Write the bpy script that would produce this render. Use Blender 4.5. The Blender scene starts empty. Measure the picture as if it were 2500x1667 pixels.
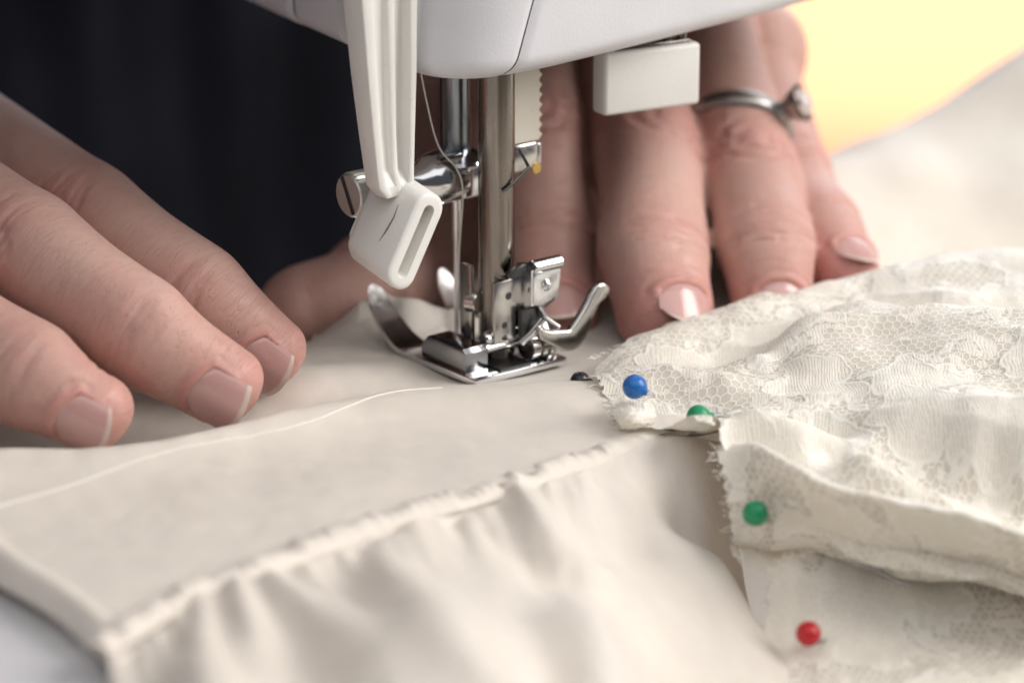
import bpy, bmesh, math, random
import numpy as np
from mathutils import Vector, Matrix

# ------------------------------------------------------------------ camera, light, exposure
scene = bpy.context.scene
R = math.radians
MM = 0.001
cam_data = bpy.data.cameras.new("camera")
cam = bpy.data.objects.new("camera", cam_data)
scene.collection.objects.link(cam)
cam_data.lens = 105.0
cam_data.sensor_width = 36.0
cam_data.clip_start = 0.02
cam_data.clip_end = 60.0
cam.location = (0.00882, -0.45606, 0.14971)
cam.rotation_euler = (R(72.0), 0.0, 0.0)
cam_data.dof.use_dof = True
cam_data.dof.focus_distance = 0.453
cam_data.dof.aperture_fstop = 10.0
cam_data.dof.aperture_blades = 0
scene.camera = cam

world = bpy.data.worlds.new("World")
scene.world = world
world.use_nodes = True
wbg = world.node_tree.nodes["Background"]
wbg.inputs[0].default_value = (0.62, 0.66, 0.76, 1)
wbg.inputs[1].default_value = 0.12

def area(name, loc, target, sx, sy, power, color):
    l = bpy.data.lights.new(name, 'AREA')
    l.shape = 'RECTANGLE'; l.size = sx; l.size_y = sy
    l.energy = power; l.color = color
    o = bpy.data.objects.new(name, l)
    scene.collection.objects.link(o)
    o.location = loc
    d = Vector(target) - Vector(loc)
    o.rotation_euler = d.to_track_quat('-Z', 'Y').to_euler()
    return o

# added soft fill from above the camera; daylight from a tall window to the right, a second one across the room behind the work
area("front_top_fill", (0.0, -0.85, 1.3), (0, 0, 0), 2.2, 1.6, 13.5, (1.0, 0.985, 0.97))
area("window_light", (1.2, -0.1, 0.75), (0, 0, 0), 0.9, 1.1, 27.0, (1.0, 0.965, 0.93))
area("far_window_light", (0.35, 1.6, 0.78), (0, 0, 0), 1.3, 1.0, 18.0, (0.82, 0.91, 1.0))
sp = bpy.data.lights.new("sun_patch_light", 'SPOT')
sp.energy = 1500.0; sp.color = (1.0, 0.535, 0.38); sp.spot_size = R(54); sp.spot_blend = 0.9; sp.shadow_soft_size = 0.15
spo = bpy.data.objects.new("sun_patch_light", sp)
scene.collection.objects.link(spo)
spo.location = (0.7, 4.3, 1.9)
spo.rotation_euler = (Vector((0.58, 3.9, -0.75)) - Vector(spo.location)).to_track_quat('-Z', 'Y').to_euler()

scene.view_settings.view_transform = 'Standard'
scene.view_settings.look = 'None'
scene.view_settings.exposure = -0.08
scene.view_settings.gamma = 1.0
scene.render.engine = 'CYCLES'
scene.cycles.use_denoising = True
scene.cycles.use_adaptive_sampling = True
scene.cycles.adaptive_threshold = 0.03
scene.cycles.max_bounces = 6
scene.cycles.diffuse_bounces = 3
scene.cycles.transparent_max_bounces = 16
scene.cycles.sample_clamp_indirect = 6.0
scene.cycles.caustics_reflective = False
scene.cycles.caustics_refractive = False

rng = random.Random(7)
nrng = np.random.default_rng(11)

# measured positions in millimetres: x right, y away, z up, origin where the needle meets the cloth
D = {'LB_c0': [(41.85, -21.47, 4.5), (45.87, -20.62, 6.0), (49.08, -18.73, 7.0), (54.28, -12.05, 8.6), (60.14, -6.63, 9.2), (66.05, -4.61, 9.4), (74.91, -9.39, 9.8), (88.31, -13.64, 11.0),
           (99.02, -14.47, 11.0)],
 'LB_c1': [(20.63, -22.43, 3.2), (24.3, -22.26, 4.6), (27.92, -23.61, 5.6), (31.55, -24.4, 5.8), (38.1, -27.23, 5.4), (44.17, -27.35, 4.8), (50.06, -26.1, 4.6)],
 'LB_c2': [(37.39, -44.34, 2.71), (39.68, -44.37, 4.99), (42.3, -44.38, 5.8), (44.63, -44.42, 6.0), (47.62, -47.15, 5.78), (50.98, -48.88, 4.79), (54.0, -48.25, 3.03)],
 'LB_c3': [(55.12, -48.87, 2.33), (57.48, -50.77, 3.78), (60.47, -55.4, 2.25), (64.53, -58.16, -0.37), (68.81, -58.78, -2.57), (73.99, -58.83, -3.62), (81.74, -59.61, -6.53)],
 'LB_edge': [(19.73, -21.61, 2.6), (23.52, -28.71, 1.8), (24.74, -37.64, 1.11), (27.85, -41.62, 0.96), (32.43, -43.93, 2.78), (34.8, -47.9, 4.88), (37.09, -48.44, 5.07)],
 'LB_face': [(54.96, -22.09, 6.0), (64.8, -16.07, 7.6), (73.52, -20.31, 8.0), (84.97, -25.47, 8.4), (60.22, -30.69, 4.4), (71.6, -35.46, 5.4), (82.64, -40.84, 6.0), (94.13, -42.29, 6.5),
             (53.74, -35.83, 3.0), (64.55, -45.09, 3.13), (75.3, -51.61, 3.01), (82.05, -54.66, 2.9), (91.79, -56.21, 2.55)],
 'LB_leftcut': [(19.73, -21.61, 2.6), (21.66, -24.25, 2.2), (23.03, -29.63, 1.8), (23.96, -33.97, 1.4), (24.67, -39.62, 1.03), (26.4, -41.05, 0.91), (29.1, -40.05, 1.18), (33.48, -46.02, 3.09),
                (35.6, -49.13, 4.79), (37.91, -49.25, 4.77), (38.55, -47.25, 1.43)],
 'LB_low': [(56.81, -51.0, -2.76), (63.85, -53.18, -4.1), (72.41, -54.69, -6.3), (82.48, -56.17, -9.74), (92.49, -57.71, -13.77)],
 'LB_out': [(18.17, -22.57, 2.6), (19.04, -17.85, 2.8), (20.78, -16.0, 3.0), (21.94, -13.64, 3.2), (24.67, -11.24, 3.4), (27.98, -6.78, 3.6), (32.43, -6.37, 3.8), (33.26, -2.32, 4.0)],
 'LB_sil': [(23.59, -11.16, 4.0), (28.82, -8.41, 5.0), (38.14, -3.09, 6.5), (48.25, 1.59, 7.5), (58.62, 7.1, 8.5), (67.01, 11.16, 9.5), (79.45, 14.58, 11.0), (93.11, 16.2, 12.0),
            (107.1, 18.86, 12.0)],
 'LB_v0': [(33.3, -1.6, 3.6), (40.93, -2.42, 4.2), (47.03, -6.16, 4.4), (52.06, -2.82, 5.0), (59.19, 5.14, 6.2), (67.52, 7.4, 7.2), (77.96, 0.87, 8.2)],
 'LB_v1': [(32.04, -28.01, 2.2), (36.32, -27.3, 2.6), (42.24, -29.63, 2.6), (49.69, -30.79, 3.0)],
 'LB_v2': [(41.3, -43.6, 0.73), (47.16, -43.88, 0.83), (51.21, -48.2, -0.71), (54.0, -49.69, -1.39)],
 'LF_cut': [(47.74, -57.25, -9.53), (46.01, -58.22, -12.23), (44.99, -58.89, -13.82), (45.54, -59.85, -15.59), (45.08, -61.52, -17.67), (45.34, -63.6, -19.57), (44.37, -65.37, -20.66),
            (44.16, -70.21, -22.22), (44.59, -71.27, -22.35), (44.62, -75.26, -23.0), (44.85, -79.25, -23.3), (44.74, -90.54, -24.0)],
 'LF_pts': [(45.14, -58.77, -13.56), (44.97, -62.46, -18.51), (44.84, -68.71, -21.96), (44.62, -75.26, -23.0), (44.45, -84.23, -24.0), (49.23, -57.52, -11.9), (56.4, -58.4, -14.02),
            (66.45, -59.39, -16.71), (78.0, -59.63, -18.47), (92.45, -59.65, -19.71), (51.19, -62.25, -15.51), (51.06, -68.03, -19.8), (57.44, -63.39, -18.11), (63.04, -65.01, -20.5),
            (72.3, -59.65, -19.71), (56.36, -74.65, -22.37), (70.78, -71.27, -22.35), (81.58, -66.0, -23.16), (79.61, -77.97, -22.8), (63.2, -86.8, -22.8), (78.43, -93.06, -22.8),
            (49.63, -86.8, -22.8), (90.75, -77.73, -24.0)],
 'LFmid_cut': [(40.2, -56.3, -9.91), (40.38, -57.01, -13.34), (42.35, -57.79, -13.96), (43.78, -58.31, -14.99), (45.19, -58.28, -13.76)],
 'LM': [[(38.36, -45.09, -0.37), (42.18, -43.91, -0.8), (45.92, -44.94, -0.74), (49.69, -48.89, -1.46), (53.8, -52.04, -2.97), (57.99, -53.73, -3.93), (64.28, -54.48, -4.91), (72.29, -55.33, -6.34),
         (82.38, -56.51, -9.09), (95.24, -57.83, -12.7)],
        [(38.03, -48.44, 1.16), (41.56, -51.41, 2.4), (44.83, -56.92, 4.04), (48.32, -62.46, 3.97), (52.17, -66.59, 2.88), (56.14, -68.71, 2.14), (62.14, -69.88, 1.4), (69.78, -71.13, 0.17),
         (79.41, -72.53, -2.36), (91.84, -73.45, -6.03)],
        [(38.31, -53.63, -0.47), (42.12, -56.17, 0.48), (45.42, -60.75, 1.89), (49.01, -64.92, 1.66), (52.68, -67.76, 0.65), (56.98, -69.35, 0.07), (63.0, -70.31, -0.74), (70.4, -71.34, -2.12),
         (79.75, -72.54, -4.62), (91.94, -73.66, -8.33)],
        [(38.91, -56.27, -3.45), (42.67, -57.51, -2.67), (46.08, -60.82, -1.71), (49.8, -63.53, -1.88), (53.83, -65.69, -2.54), (58.18, -67.2, -3.45), (64.27, -68.04, -4.32), (71.74, -68.91, -5.47),
         (80.6, -70.18, -7.97), (92.5, -71.79, -11.51)],
        [(39.52, -56.82, -6.62), (43.32, -57.73, -6.26), (46.79, -60.39, -5.53), (50.61, -62.12, -5.45), (54.74, -63.59, -6.39), (59.48, -64.59, -7.82), (65.98, -64.92, -8.9), (73.24, -65.77, -9.77),
         (81.57, -67.25, -11.89), (93.15, -69.48, -14.9)],
        [(40.16, -57.0, -10.25), (43.39, -58.05, -10.2), (46.74, -59.21, -10.29), (50.72, -59.46, -10.19), (55.86, -59.89, -11.4), (60.43, -60.53, -12.99), (67.54, -61.23, -14.39),
         (74.65, -61.5, -14.34), (82.71, -63.46, -16.23), (93.91, -66.77, -18.82)],
        [(40.5, -54.57, -11.47), (43.73, -54.11, -11.91), (47.21, -54.25, -12.29), (51.27, -54.25, -12.29), (56.48, -54.72, -13.5), (61.16, -54.9, -15.21), (68.37, -55.64, -16.59),
         (75.62, -55.67, -16.64), (83.88, -57.23, -18.74), (95.25, -60.63, -21.35)]],
 'backA': [(-31.4, -14.26, 3.0), (-22.38, -15.68, 2.6), (-13.65, -11.85, 2.2), (-6.74, -7.19, 1.2)],
 'baseB': [(-23.8, -119.89, 0.0), (-9.63, -100.56, 0.0), (-8.47, -125.93, 0.0), (6.09, -86.0, -0.23), (6.27, -113.93, 0.12), (-31.98, -113.66, 0.0), (17.5, -61.05, -0.06), (21.95, -67.57, -1.55),
           (28.5, -69.71, -6.83), (35.21, -69.19, -13.21), (41.06, -72.87, -17.52), (43.55, -74.39, -19.02), (27.2, -50.09, 0.53), (30.53, -55.06, -0.76), (28.55, -60.55, -2.42),
           (33.8, -61.27, -5.87), (37.33, -48.93, 1.06), (38.74, -55.88, -2.96), (40.06, -60.11, -9.46), (42.49, -64.51, -15.18), (46.18, -70.38, -19.55), (21.23, -74.67, -7.85),
           (26.83, -64.47, -15.51), (33.32, -54.45, -23.94), (39.59, -51.79, -29.67), (46.27, -59.0, -31.0), (28.41, -81.11, -17.27), (19.43, -100.94, -8.44)],
 'botB': [(-31.25, -159.51, 0.0), (-15.66, -163.42, 0.0), (2.14, -163.42, 0.0), (20.98, -136.21, -13.38), (37.55, -111.97, -24.0), (56.66, -104.98, -24.0)],
 'bracket': [(1.49, 17.15), (8.1, 16.76), (7.34, 11.13), (4.68, 10.36), (1.77, 11.36)],
 'edgeA': [(-69.53, -78.21, 1.4), (-58.23, -93.08, 1.2), (-49.72, -103.61, 1.0), (-41.14, -116.74, 0.8)],
 'f1': [(-52.04, -47.44, 6.2), (-60.6, -44.5, 10.22), (-79.36, -30.0, 15.97), (-106.59, 2.0, 20.96)],
 'f2': [(-33.84, -38.43, 7.2), (-45.72, -35.5, 14.01), (-65.29, -20.0, 22.3), (-96.68, 14.0, 30.67)],
 'f3': [(-28.46, -22.12, 6.8), (-38.86, -19.0, 14.49), (-57.93, -3.0, 22.37), (-89.64, 30.0, 32.25)],
 'flap': [[(24.21, -30.28, 2.6), (26.06, -33.33, 3.4), (28.1, -34.7, 3.4), (29.92, -34.35, 2.8)], [(23.41, -36.61, 2.8), (25.79, -40.48, 4.0), (27.84, -40.93, 4.0), (30.14, -39.38, 2.98)],
          [(24.34, -40.21, 2.34), (25.71, -42.86, 3.12), (27.78, -42.66, 2.89), (30.14, -39.59, 2.12)], [(25.05, -41.26, 1.39), (26.22, -41.63, 1.59), (27.86, -41.2, 1.59), (30.02, -39.18, 1.34)]],
 'flap_edge': [(24.21, -30.28, 2.6), (23.41, -36.61, 2.8), (24.34, -40.21, 2.34), (25.05, -41.26, 1.39)],
 'foldA': [(-68.01, -83.24, 2.2), (-62.13, -68.88, 2.0), (-45.38, -66.7, 1.9), (-22.55, -66.76, 1.8), (0.17, -62.18, 1.6), (17.7, -50.53, 0.7)],
 'foldB': [[(-30.87, -105.01, 1), (-29.03, -118.48, 2.5), (-26.34, -136.74, 4), (-24.47, -151.33, 4)], [(-26.79, -100.2, 1), (-24.55, -109.71, 2), (-22.7, -117.34, 2), (-21.31, -123.87, 1)],
           [(-21.77, -98.16, 1), (-17.68, -107.05, 2.2), (-12.13, -118.14, 3), (-5.64, -131.15, 3), (0.04, -149.23, 3)],
           [(-8.83, -83.3, 1), (-6.63, -97.65, 3), (-1.42, -115.22, 5), (5.94, -131.65, 6), (16.12, -132.23, 6)], [(8.95, -63.14, 1), (12.8, -72.48, 2.5), (17.61, -79.98, 3.5), (21.17, -79.85, 3.5)],
           [(19.01, -90.73, 3), (20.03, -102.13, 5), (21.53, -112.16, 6), (22.83, -124.1, 6)]],
 'g1': [(15.24, 14.0, 3.22), (13.75, 24.0, 11.22), (11.61, 38.0, 26.03), (10.29, 72.0, 44.67)],
 'g2': [(33.52, 6.0, 5.23), (32.19, 14.0, 12.01), (31.41, 36.0, 24.39), (25.37, 74.0, 45.76)],
 'g3': [(51.49, 13.0, 5.15), (50.72, 19.0, 11.96), (48.67, 36.0, 20.08), (41.89, 72.0, 40.95)],
 'g4': [(64.32, 23.0, 7.23), (61.67, 32.0, 11.08), (57.18, 46.0, 16.71), (51.97, 76.0, 31.82)],
 'g5': [(-26.06, 20.0, 0.85), (-15.27, 24.0, 2.99), (-4.82, 48.0, 6.54), (3.51, 84.0, 20.76)],
 'groove': [(-40.67, -120.3, 1.0), (-34.06, -108.24, 1.0), (-27.58, -99.96, 1.0), (-19.27, -90.18, 1.0), (-10.49, -81.41, 1.0), (-2.4, -74.12, 1.0), (5.97, -67.28, 0.9), (14.65, -57.56, 0.18),
            (22.47, -49.7, -0.05), (28.02, -44.58, 0.23), (32.38, -41.51, 0.21), (39.93, -36.92, 0.24)],
 'handle': [(19.1, 48.08), (38.2, 47.95), (38.46, 37.97), (19.4, 38.39)],
 'headpts': [(-16.9, -18.5, 50.5), (-10.1, -19.8, 50.5), (-3.2, -19.0, 50.5), (13.3, -18.5, 50.5), (38.1, -13.7, 50.5), (56.5, -10.5, 51.5), (-8.5, 48.4, 50.5), (-14.5, 7.8, 50.5),
             (-17.0, -10.7, 50.5), (-7.1, -19.4, 50.5), (-1.7, -17.3, 60.0), (-17.0, 26.8, 55.0), (-12.4, 25.6, 50.5)],
 'innerB': [(28.89, -7.0), (24.1, -15.46), (24.38, -27.04), (27.73, -36.69), (32.43, -40.11), (37.16, -42.0), (40.68, -53.26), (44.14, -56.83), (52.36, -58.72), (87.86, -62.11), (99.57, -62.11)],
 'levBotL': (-23.5, -9.3, 32.2),
 'levBotM': (-22.1, -10.4, 32.2),
 'levBotR': (-18.6, -13.2, 33.5),
 'levTopL': (-25.4, -7.8, 61.5),
 'levTopM': (-23.2, -9.5, 61.5),
 'levTopR': (-17.5, -14.1, 61.5),
 'lump': [(-15.92, 10.0, 6.08), (-13.23, 10.0, 7.06), (-9.19, 9.0, 7.08), (-5.2, 9.0, 5.97), (-2.2, 9.0, 4.78)],
 'midA': [(-71.71, -62.96, 2.2), (-54.95, -59.71, 1.6), (-38.19, -53.53, 1.8), (-18.28, -42.52, 1.6), (-0.34, -35.97, 1.2), (14.96, -33.55, 1.0), (24.19, -32.97, 0.79)],
 'padBL': (-27.7, -8.5, 22.8),
 'padBR': (-22.2, -12.9, 18.6),
 'padTL': (-23.5, -11.9, 33.0),
 'padTR': (-17.6, -16.7, 30.8),
 'pile': [(58.09, 95.0, 0.5), (64.25, 95.0, 3.57), (70.91, 100.0, 6.47), (83.9, 105.0, 11.7), (96.21, 110.0, 17.16), (108.59, 115.0, 23.83), (125.11, 120.0, 30.25)],
 'pin_black': [(19.32, -19.47, 1.4), (24.61, -20.26, 1.0)],
 'pin_blue': [(27.03, -36.73, 6.4), (29.4, -38.35, 5.7)],
 'pin_green_a': [(36.33, -40.36, 2.96), (39.4, -40.35, 3.17)],
 'pin_green_b': [(43.12, -63.07, -3.42), (47.95, -54.83, -9.26)],
 'pin_red': [(50.11, -72.89, -17.53), (54.92, -66.87, -21.85)],
 'pin_tip': [(54.81, -58.71, -10.49), (65.22, -64.39, -14.15)],
 'preseam': [(-65.22, -84.14, 0.2), (-54.46, -96.58, 1.2), (-40.43, -106.93, 1.0), (-28.56, -89.03, 1.0), (-16.39, -74.89, 1.0), (3.03, -60.58, 1.0), (17.75, -48.44, 0.25), (26.3, -42.46, 0.3)],
 'ridge': [(-76.56, -66.04, 7.0), (-68.88, -61.32, 6.5), (-63.48, -59.27, 6.0), (-54.85, -59.14, 5.4), (-46.38, -57.22, 6.0), (-38.11, -52.93, 6.2), (-28.8, -45.02, 5.6), (-18.66, -35.14, 4.4),
           (-6.72, -27.27, 3.0), (1.31, -24.16, 2.2), (11.96, -23.0, 2.2), (20.11, -23.2, 2.6), (25.73, -23.68, 2.5)],
 'ringpos': [(48.62, 44.0, 26.7)],
 'roll': [(3.07, 17.49), (8.1, 17.4)],
 'screw': [(-1.62, 30.47)],
 'shankplate': [(-3.15, 14.38), (0.24, 14.58), (3.4, 14.41), (3.41, 10.55), (1.03, 9.73), (1.04, 5.01), (-3.16, 5.65)],
 'thread': [(-63.9, -78.23, 2.6), (-61.07, -75.15, 2.6), (-51.16, -65.93, 2.4), (-40.68, -57.4, 2.6), (-29.67, -49.74, 2.8), (-21.21, -43.23, 3.0), (-15.56, -36.49, 3.0), (-10.9, -31.17, 2.9),
            (-6.7, -27.74, 2.7), (-1.79, -25.52, 2.4)],
 'thumb': [(2.81, 6.48), (7.34, 6.21), (8.68, 6.15), (10.55, 7.72), (12.15, 9.57), (13.49, 11.47), (14.29, 12.07), (15.66, 12.02), (16.48, 11.11), (16.37, 9.61), (15.14, 9.2), (14.33, 8.92),
           (12.99, 6.8), (11.39, 3.87), (10.05, 2.62), (7.9, 2.52), (6.01, 3.67)],
 'valB': [[(-23.14, -101.04, 0), (-19.25, -111.98, -1), (-14.73, -125.78, -1)], [(-29.41, -101.04, 0), (-26.9, -111.6, -0.5), (-24.63, -126.87, -0.5)],
          [(-11.29, -86.9, 0), (-8.16, -99.86, -0.5), (-1.46, -115.37, -0.5)], [(5.49, -76.04, 0), (9.81, -81.17, -0.5), (14.68, -87.17, -0.5)]]}

# ------------------------------------------------------------------ helpers
def link(o, parent=None):
    scene.collection.objects.link(o)
    if parent is not None:
        o.parent = parent
    return o

def empty(name, loc=(0, 0, 0), rz=0.0):
    o = bpy.data.objects.new(name, None)
    o.empty_display_size = 0.01
    o.location = [v * MM for v in loc]
    o.rotation_euler = (0, 0, rz)
    return link(o)

def tag(o, label=None, cat=None, group=None, kind=None):
    if label: o["label"] = label
    if cat: o["category"] = cat
    if group: o["group"] = group
    if kind: o["kind"] = kind
    return o

def finish(me, mat, angle=40):
    for p in me.polygons:
        p.use_smooth = True
    me.set_sharp_from_angle(angle=R(angle))
    if mat: me.materials.append(mat)

def mesh(name, verts, faces, mat, parent=None, angle=40, uv=None):
    """verts in millimetres, linked as one mesh object"""
    me = bpy.data.meshes.new(name)
    v = np.asarray(verts, float) * MM
    me.from_pydata(v.tolist(), [], [list(map(int, f)) for f in faces])
    me.update()
    finish(me, mat, angle)
    if uv is not None:
        lay = me.uv_layers.new(name="UVMap")
        idx = np.empty(len(me.loops), dtype=np.int32)
        me.loops.foreach_get("vertex_index", idx)
        lay.data.foreach_set("uv", np.asarray(uv, float)[idx].ravel())
    o = bpy.data.objects.new(name, me)
    return link(o, parent)

def bm_obj(name, bm, mat, parent=None, angle=40):
    bmesh.ops.recalc_face_normals(bm, faces=bm.faces[:])
    me = bpy.data.meshes.new(name)
    bmesh.ops.scale(bm, vec=(MM, MM, MM), verts=bm.verts[:])
    bm.to_mesh(me); bm.free()
    finish(me, mat, angle)
    return link(bpy.data.objects.new(name, me), parent)

def add_box(bm, lo, hi, bevel=0.0, seg=2, mtx=None):
    r = bmesh.ops.create_cube(bm, size=1.0)
    vs = r['verts']
    for v in vs:
        v.co = Vector(((lo[i] + hi[i]) / 2 + v.co[i] * (hi[i] - lo[i]) for i in range(3)))
    if mtx is not None:
        for v in vs: v.co = mtx @ v.co
    if bevel > 0:
        es = list({e for v in vs for e in v.link_edges})
        bmesh.ops.bevel(bm, geom=es, offset=bevel, segments=seg, affect='EDGES', profile=0.5)

def frame_of(d):
    d = Vector(d).normalized()
    a = Vector((0, 0, 1)) if abs(d.z) < 0.9 else Vector((1, 0, 0))
    x = d.cross(a).normalized()
    return d, x, d.cross(x).normalized()

def add_lathe(bm, p0, p1, prof, seg=32, cap=True):
    """prof: list of (fraction along p0-p1, radius)"""
    p0, p1 = Vector(p0), Vector(p1)
    d, x, y = frame_of(p1 - p0)
    rings = []
    for f, r in prof:
        c = p0.lerp(p1, f)
        rings.append([bm.verts.new(c + (x * math.cos(a) + y * math.sin(a)) * r) for a in (2 * math.pi * k / seg for k in range(seg))])
    for a, b in zip(rings, rings[1:]):
        for k in range(seg):
            bm.faces.new((a[k], a[(k + 1) % seg], b[(k + 1) % seg], b[k]))
    if cap:
        bm.faces.new(rings[0]); bm.faces.new(rings[-1])
    return rings

def add_cyl(bm, p0, p1, r, seg=32, ch=0.15):
    L = (Vector(p1) - Vector(p0)).length
    f = min(ch / L, 0.4)
    add_lathe(bm, p0, p1, [(0, r - ch), (f, r), (1 - f, r), (1, r - ch)], seg)

def add_tube(bm, pts, rad, seg=10, closed=False):
    pts = [Vector(p) for p in pts]
    n = len(pts)
    rad = [rad] * n if not hasattr(rad, '__len__') else rad
    prev = None; rings = []
    for i, p in enumerate(pts):
        d = (pts[min(i + 1, n - 1)] - pts[max(i - 1, 0)]).normalized()
        if prev is None:
            _, x, y = frame_of(d)
        else:
            x = (prev - d * prev.dot(d)).normalized(); y = d.cross(x)
        prev = x
        rings.append([bm.verts.new(p + (x * math.cos(a) + y * math.sin(a)) * rad[i]) for a in (2 * math.pi * k / seg for k in range(seg))])
    for a, b in zip(rings, rings[1:]):
        for k in range(seg):
            bm.faces.new((a[k], a[(k + 1) % seg], b[(k + 1) % seg], b[k]))
    bm.faces.new(rings[0]); bm.faces.new(rings[-1])

def add_plate(bm, pts2, tof, thick, bevel=0.25, axis=1):
    """outline pts2 = (u, z) extruded along t (axis=1), or (t, z) along u (axis=0), or (u, t) along z (axis=2)"""
    def P(a, b, c):
        return {1: (a, c, b), 0: (c, a, b), 2: (a, b, c)}[axis]
    f = [bm.verts.new(P(a, b, tof)) for a, b in pts2]
    g = [bm.verts.new(P(a, b, tof + thick)) for a, b in pts2]
    n = len(f); new = [bm.faces.new(f), bm.faces.new(g)]
    for i in range(n):
        new.append(bm.faces.new((f[i], f[(i + 1) % n], g[(i + 1) % n], g[i])))
    bmesh.ops.recalc_face_normals(bm, faces=new)
    if bevel:
        es = [e for fa in new[:2] for e in fa.edges]
        bmesh.ops.bevel(bm, geom=es, offset=bevel, segments=2, affect='EDGES', profile=0.5)

def rrect(w, h, r, n=6):
    out = []
    for cx, cy, a0 in ((w / 2 - r, h / 2 - r, 0), (-w / 2 + r, h / 2 - r, 90), (-w / 2 + r, -h / 2 + r, 180), (w / 2 - r, -h / 2 + r, 270)):
        for k in range(n + 1):
            a = R(a0 + 90 * k / n)
            out.append((cx + r * math.cos(a), cy + r * math.sin(a)))
    return out

def catmull(P, n):
    P = np.asarray(P, float)
    E = np.vstack([2 * P[0] - P[1], P, 2 * P[-1] - P[-2]])
    t = np.linspace(0, len(P) - 1, n)
    i = np.minimum(t.astype(int), len(P) - 2); f = (t - i)[:, None]
    a, b, c, d = E[i], E[i + 1], E[i + 2], E[i + 3]
    return 0.5 * (2 * b + (c - a) * f + (2 * a - 5 * b + 4 * c - d) * f ** 2 + (3 * b - a - 3 * c + d) * f ** 3)

def arclen(P, step):
    P = np.asarray(P, float)
    d = catmull(P, 40 * len(P))
    L = np.concatenate([[0], np.cumsum(np.linalg.norm(np.diff(d, axis=0), axis=1))])
    n = max(int(L[-1] / step) + 1, 2)
    s = np.linspace(0, L[-1], n)
    return np.stack([np.interp(s, L, d[:, k]) for k in range(d.shape[1])], 1)

class TPS:
    """thin plate surface through scattered heights"""
    def __init__(self, pts, lam=0.4):
        P = np.asarray(pts, float); self.p = P[:, :2]; n = len(P)
        K = self.k(self.p, self.p) + lam * np.eye(n)
        Q = np.hstack([np.ones((n, 1)), self.p])
        A = np.zeros((n + 3, n + 3)); A[:n, :n] = K; A[:n, n:] = Q; A[n:, :n] = Q.T
        w = np.linalg.solve(A, np.concatenate([P[:, 2], np.zeros(3)]))
        self.w, self.a = w[:n], w[n:]
    @staticmethod
    def k(a, b):
        r2 = ((a[:, None, :] - b[None, :, :]) ** 2).sum(-1) / 100.0
        return 0.5 * r2 * np.log(r2 + 1e-9)
    def __call__(self, x, y):
        q = np.stack([np.ravel(x), np.ravel(y)], 1); out = np.empty(len(q))
        for i in range(0, len(q), 20000):
            s = q[i:i + 20000]
            out[i:i + 20000] = self.k(s, self.p) @ self.w + self.a[0] + s @ self.a[1:]
        return out.reshape(np.shape(x))

_perm = nrng.permutation(512)
_grad = nrng.normal(size=(512, 2)); _grad /= np.linalg.norm(_grad, axis=1, keepdims=True)
def noise2(x, y):
    x = np.asarray(x, float); y = np.asarray(y, float)
    xi = np.floor(x).astype(int); yi = np.floor(y).astype(int); fx = x - xi; fy = y - yi
    def g(ix, iy, dx, dy):
        h = _perm[(_perm[ix & 511] + iy) & 511]
        return _grad[h, 0] * dx + _grad[h, 1] * dy
    u = fx ** 3 * (fx * (6 * fx - 15) + 10); v = fy ** 3 * (fy * (6 * fy - 15) + 10)
    a = g(xi, yi, fx, fy); b = g(xi + 1, yi, fx - 1, fy); c = g(xi, yi + 1, fx, fy - 1); d = g(xi + 1, yi + 1, fx - 1, fy - 1)
    return 1.6 * ((a + (b - a) * u) * (1 - v) + (c + (d - c) * u) * v)

def polydist(x, y, line):
    """distance to a polyline and its interpolated third coordinate"""
    best = np.full(np.shape(x), 1e9); zz = np.zeros(np.shape(x)); side = np.zeros(np.shape(x))
    for a, b in zip(line, line[1:]):
        ex, ey = b[0] - a[0], b[1] - a[1]
        t = np.clip(((x - a[0]) * ex + (y - a[1]) * ey) / (ex * ex + ey * ey + 1e-9), 0, 1)
        d = np.hypot(x - a[0] - t * ex, y - a[1] - t * ey)
        m = d < best
        best = np.where(m, d, best); zz = np.where(m, a[2] + t * (b[2] - a[2]), zz)
    return best, zz

def inside(x, y, poly):
    r = np.zeros(np.shape(x), bool); n = len(poly); j = n - 1
    for i in range(n):
        xi, yi = poly[i][:2]; xj, yj = poly[j][:2]
        c = ((yi > y) != (yj > y)) & (x < (xj - xi) * (y - yi) / (yj - yi + 1e-12) + xi)
        r ^= c; j = i
    return r

def sheet(name, G, mat, parent, mask=None, uv=None, thick=0.0):
    """G: (rows, cols, 3) grid of points in mm"""
    n, m = G.shape[:2]
    idx = np.arange(n * m).reshape(n, m)
    q = np.stack([idx[:-1, :-1], idx[:-1, 1:], idx[1:, 1:], idx[1:, :-1]], -1).reshape(-1, 4)
    V = G.reshape(-1, 3)
    UV = V[:, :2] if uv is None else uv.reshape(-1, 2)
    if mask is not None:
        mk = mask.reshape(-1)
        q = q[mk[q].all(1)]
        used = np.unique(q); re = -np.ones(n * m, int); re[used] = np.arange(len(used))
        q = re[q]; V = V[used]; UV = UV[used]
    # make sure the normals look up
    a, b, c = V[q[:, 0]], V[q[:, 1]], V[q[:, 2]]
    if np.cross(b - a, c - a)[:, 2].mean() < 0: q = q[:, ::-1]
    o = mesh(name, V, q, mat, parent, angle=180, uv=UV)
    if thick:
        s = o.modifiers.new("thickness", 'SOLIDIFY'); s.thickness = thick * MM; s.offset = -1
    return o

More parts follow.
